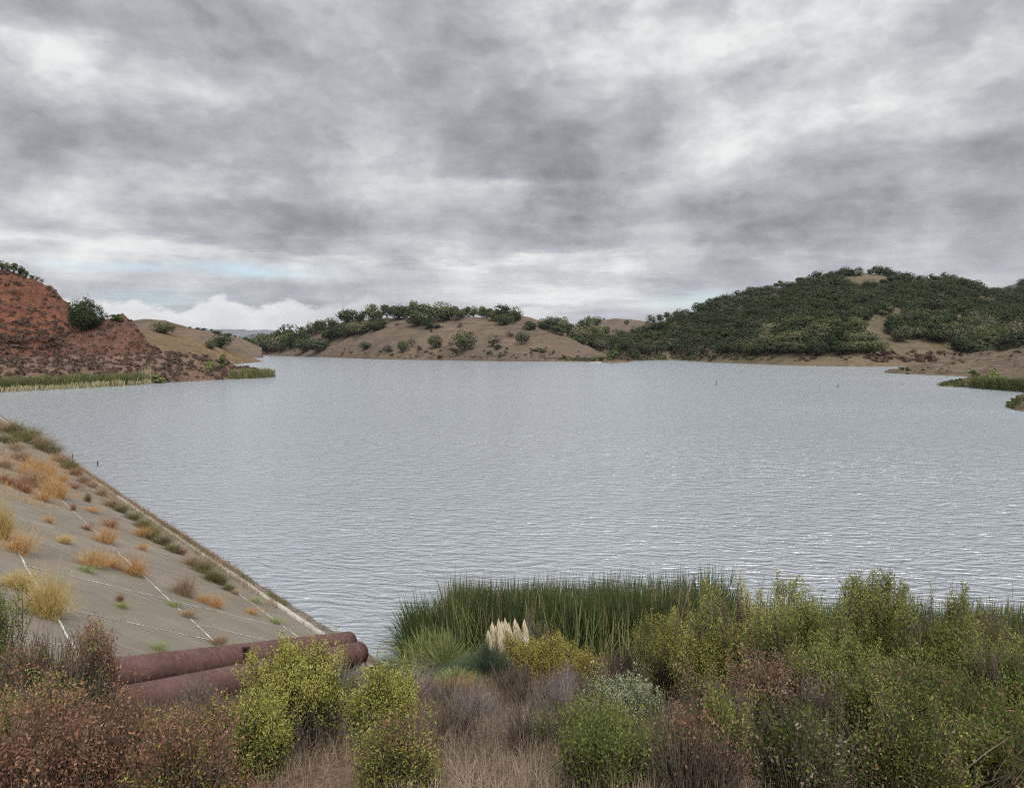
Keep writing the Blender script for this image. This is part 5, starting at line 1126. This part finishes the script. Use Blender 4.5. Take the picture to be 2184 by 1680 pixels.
dam_grass('short dead grass along the lengthwise joints of the dam', 1600, U(-4, 30), lambda r, k: r.choice([1.68, 5.2, 8.78], k) + r.normal(size=k) * .05, .12, 'bl_orange', 206)
dam_grass('short dead grass along the cross joints of the dam', 1500, lambda r, k: r.choice([-4.65, -.6, 3.7, 8.0, 12.3, 16.5], k) + r.normal(size=k) * .06, U(1.7, 8.7), .11, 'bl_straw', 207)
# weeds round the open pipe ends
for k, u, Y, vt, hw, lab, m_ in [(1, 776, 20.9, 1372, 20, 'rusty dead weeds hanging round the near pipe mouth', 'bl_orange'), (2, 742, 21.6, 1352, 24, 'dry tangled weeds round the far pipe mouth', 'bl_olive')]:
    b = P(u, 1425, Y); h = P(u, vt, Y)[2] - b[2]
    o = empty('dry_weed', b, 0, (hw * 2.3 * Y / F_PX, hw * 2.3 * Y / F_PX, h / .52)); tag(o, lab, 'weed'); obj('stalks', WEED['orange2' if k == 1 else 'olive2'][0], M[m_], o)

# ------------------------------------------------------------------ small things on the water
M['dark_post'] = mat('dark_post', lambda w: finish(w, (.05, .045, .05), .7)); M['boat_white'] = mat('boat_white', lambda w: finish(w, (.6, .6, .58), .5)); M['buoy_red'] = mat('buoy_float', lambda w: finish(w, (.07, .05, .05), .6))
def lathe_on(parent, name, prof, m_, k=10):
    an = np.arange(k) * 2 * np.pi / k; V = np.concatenate([np.stack([np.cos(an) * q, np.sin(an) * q, np.full(k, z)], -1) for q, z in prof]); i = np.arange(len(prof) * k).reshape(-1, k)
    F = np.stack([i[:-1], np.roll(i[:-1], -1, 1), np.roll(i[1:], -1, 1), i[1:]], -1).reshape(-1, 4); return obj(name, mesh(name, V, [F], True), m_, parent)
def stake(u, v, vtop, label, wd=.05):
    p = W(u, v); h = P(u, vtop, p[1])[2]; o = empty('marker_post', p); tag(o, label, 'post')
    lathe_on(o, 'post', [(wd, -.5), (wd, h * .8), (wd * .8, h), (.001, h)], M['dark_post']); lathe_on(o, 'collar', [(wd, h * .55), (wd * 1.6, h * .58), (wd * 1.6, h * .68), (wd, h * .7)], M['dark_post'])
stake(208.5, 993, 983, 'short dark post standing in the water off the dam'); stake(155, 988, 967, 'taller thin post at the waterline of the dam', .04)
def buoy(u, v, vtop, label):
    p = W(u, v); h = P(u, vtop, p[1])[2]; o = empty('buoy', p); tag(o, label, 'buoy')
    lathe_on(o, 'float', [(.01, -.2), (.18, -.15), (.22, .05), (.16, .25), (.06, .35)], M['buoy_red']); lathe_on(o, 'mast', [(.06, .33), (.06, h * .7), (.15, h * .72), (.15, h * .95), (.01, h)], M['dark_post'])
buoy(1527.5, 821, 813, 'small slim dark buoy on the open water, centre right'); buoy(1787, 825.5, 818.5, 'small dark buoy on the open water nearer the right shore')
def boat(u, v, L, label, rz, person=False):
    p = W(u, v); o = empty('boat', p, rz); tag(o, label, 'boat'); n = 12; t = np.linspace(-1, 1, n); hw = .22 * L * (1 - np.clip(t, 0, 1) ** 2.2) * .8
    prof = []
    for s_, z in ((0.0, -.12), (.7, -.05), (1.0, .42), (.9, .42), (.62, .1), (0, .08)):
        prof.append(np.stack([t * L / 2, hw * s_, np.full(n, z) + .12 * (t > .3) * (t - .3) * (z > .3)], -1))
    mb = MB()
    for sg in (1, -1):
        V = np.concatenate(prof) * [1, sg, 1]; i = np.arange(len(prof) * n).reshape(-1, n); mb.add(V, np.stack([i[:-1, :-1], i[:-1, 1:], i[1:, 1:], i[1:, :-1]], -1).reshape(-1, 4))
    obj('hull', mb.mesh('hull'), M['boat_white'], o)
    s = np.array([[i, j, k] for i in (-1, 1) for j in (-1, 1) for k in (-1, 1)], float); F = [[0, 1, 3, 2], [4, 6, 7, 5], [0, 4, 5, 1], [2, 3, 7, 6], [0, 2, 6, 4], [1, 5, 7, 3]]
    obj('seat', mesh('seat', s * [.14, .15 * L, .03] + [0, 0, .3], [np.array(F)]), M['dark_post'], o)
boat(567, 760.6, 5, 'tiny grey boat on the far water near the left point', .3); boat(1271, 773.6, 7, 'small white boat beside the tiny islet', .1)

# ------------------------------------------------------------------ air
def haze_box():
    x, y0, y1, z0, z1 = 7300, -7300, 7300, -3, 205
    V = [(a, b, c) for a in (-x, x) for b in (y0, y1) for c in (z0, z1)]
    F = [[0, 1, 3, 2], [4, 6, 7, 5], [0, 4, 5, 1], [2, 3, 7, 6], [0, 2, 6, 4], [1, 5, 7, 3]]
    m = bpy.data.materials.new('thin_haze'); m.use_nodes = True; w = NT(m.node_tree)
    v = w.n('ShaderNodeVolumePrincipled', ins={'Color': (.86, .90, .96, 1), 'Density': 2e-5, 'Anisotropy': 0.0})
    o = w.n('ShaderNodeOutputMaterial'); w.t.links.new(v.outputs[0], o.inputs['Volume'])
    tag(obj('haze', mesh('haze', V, [np.array(F)]), m), 'thin grey air fading the farthest hills', 'haze', kind='stuff')
haze_box()
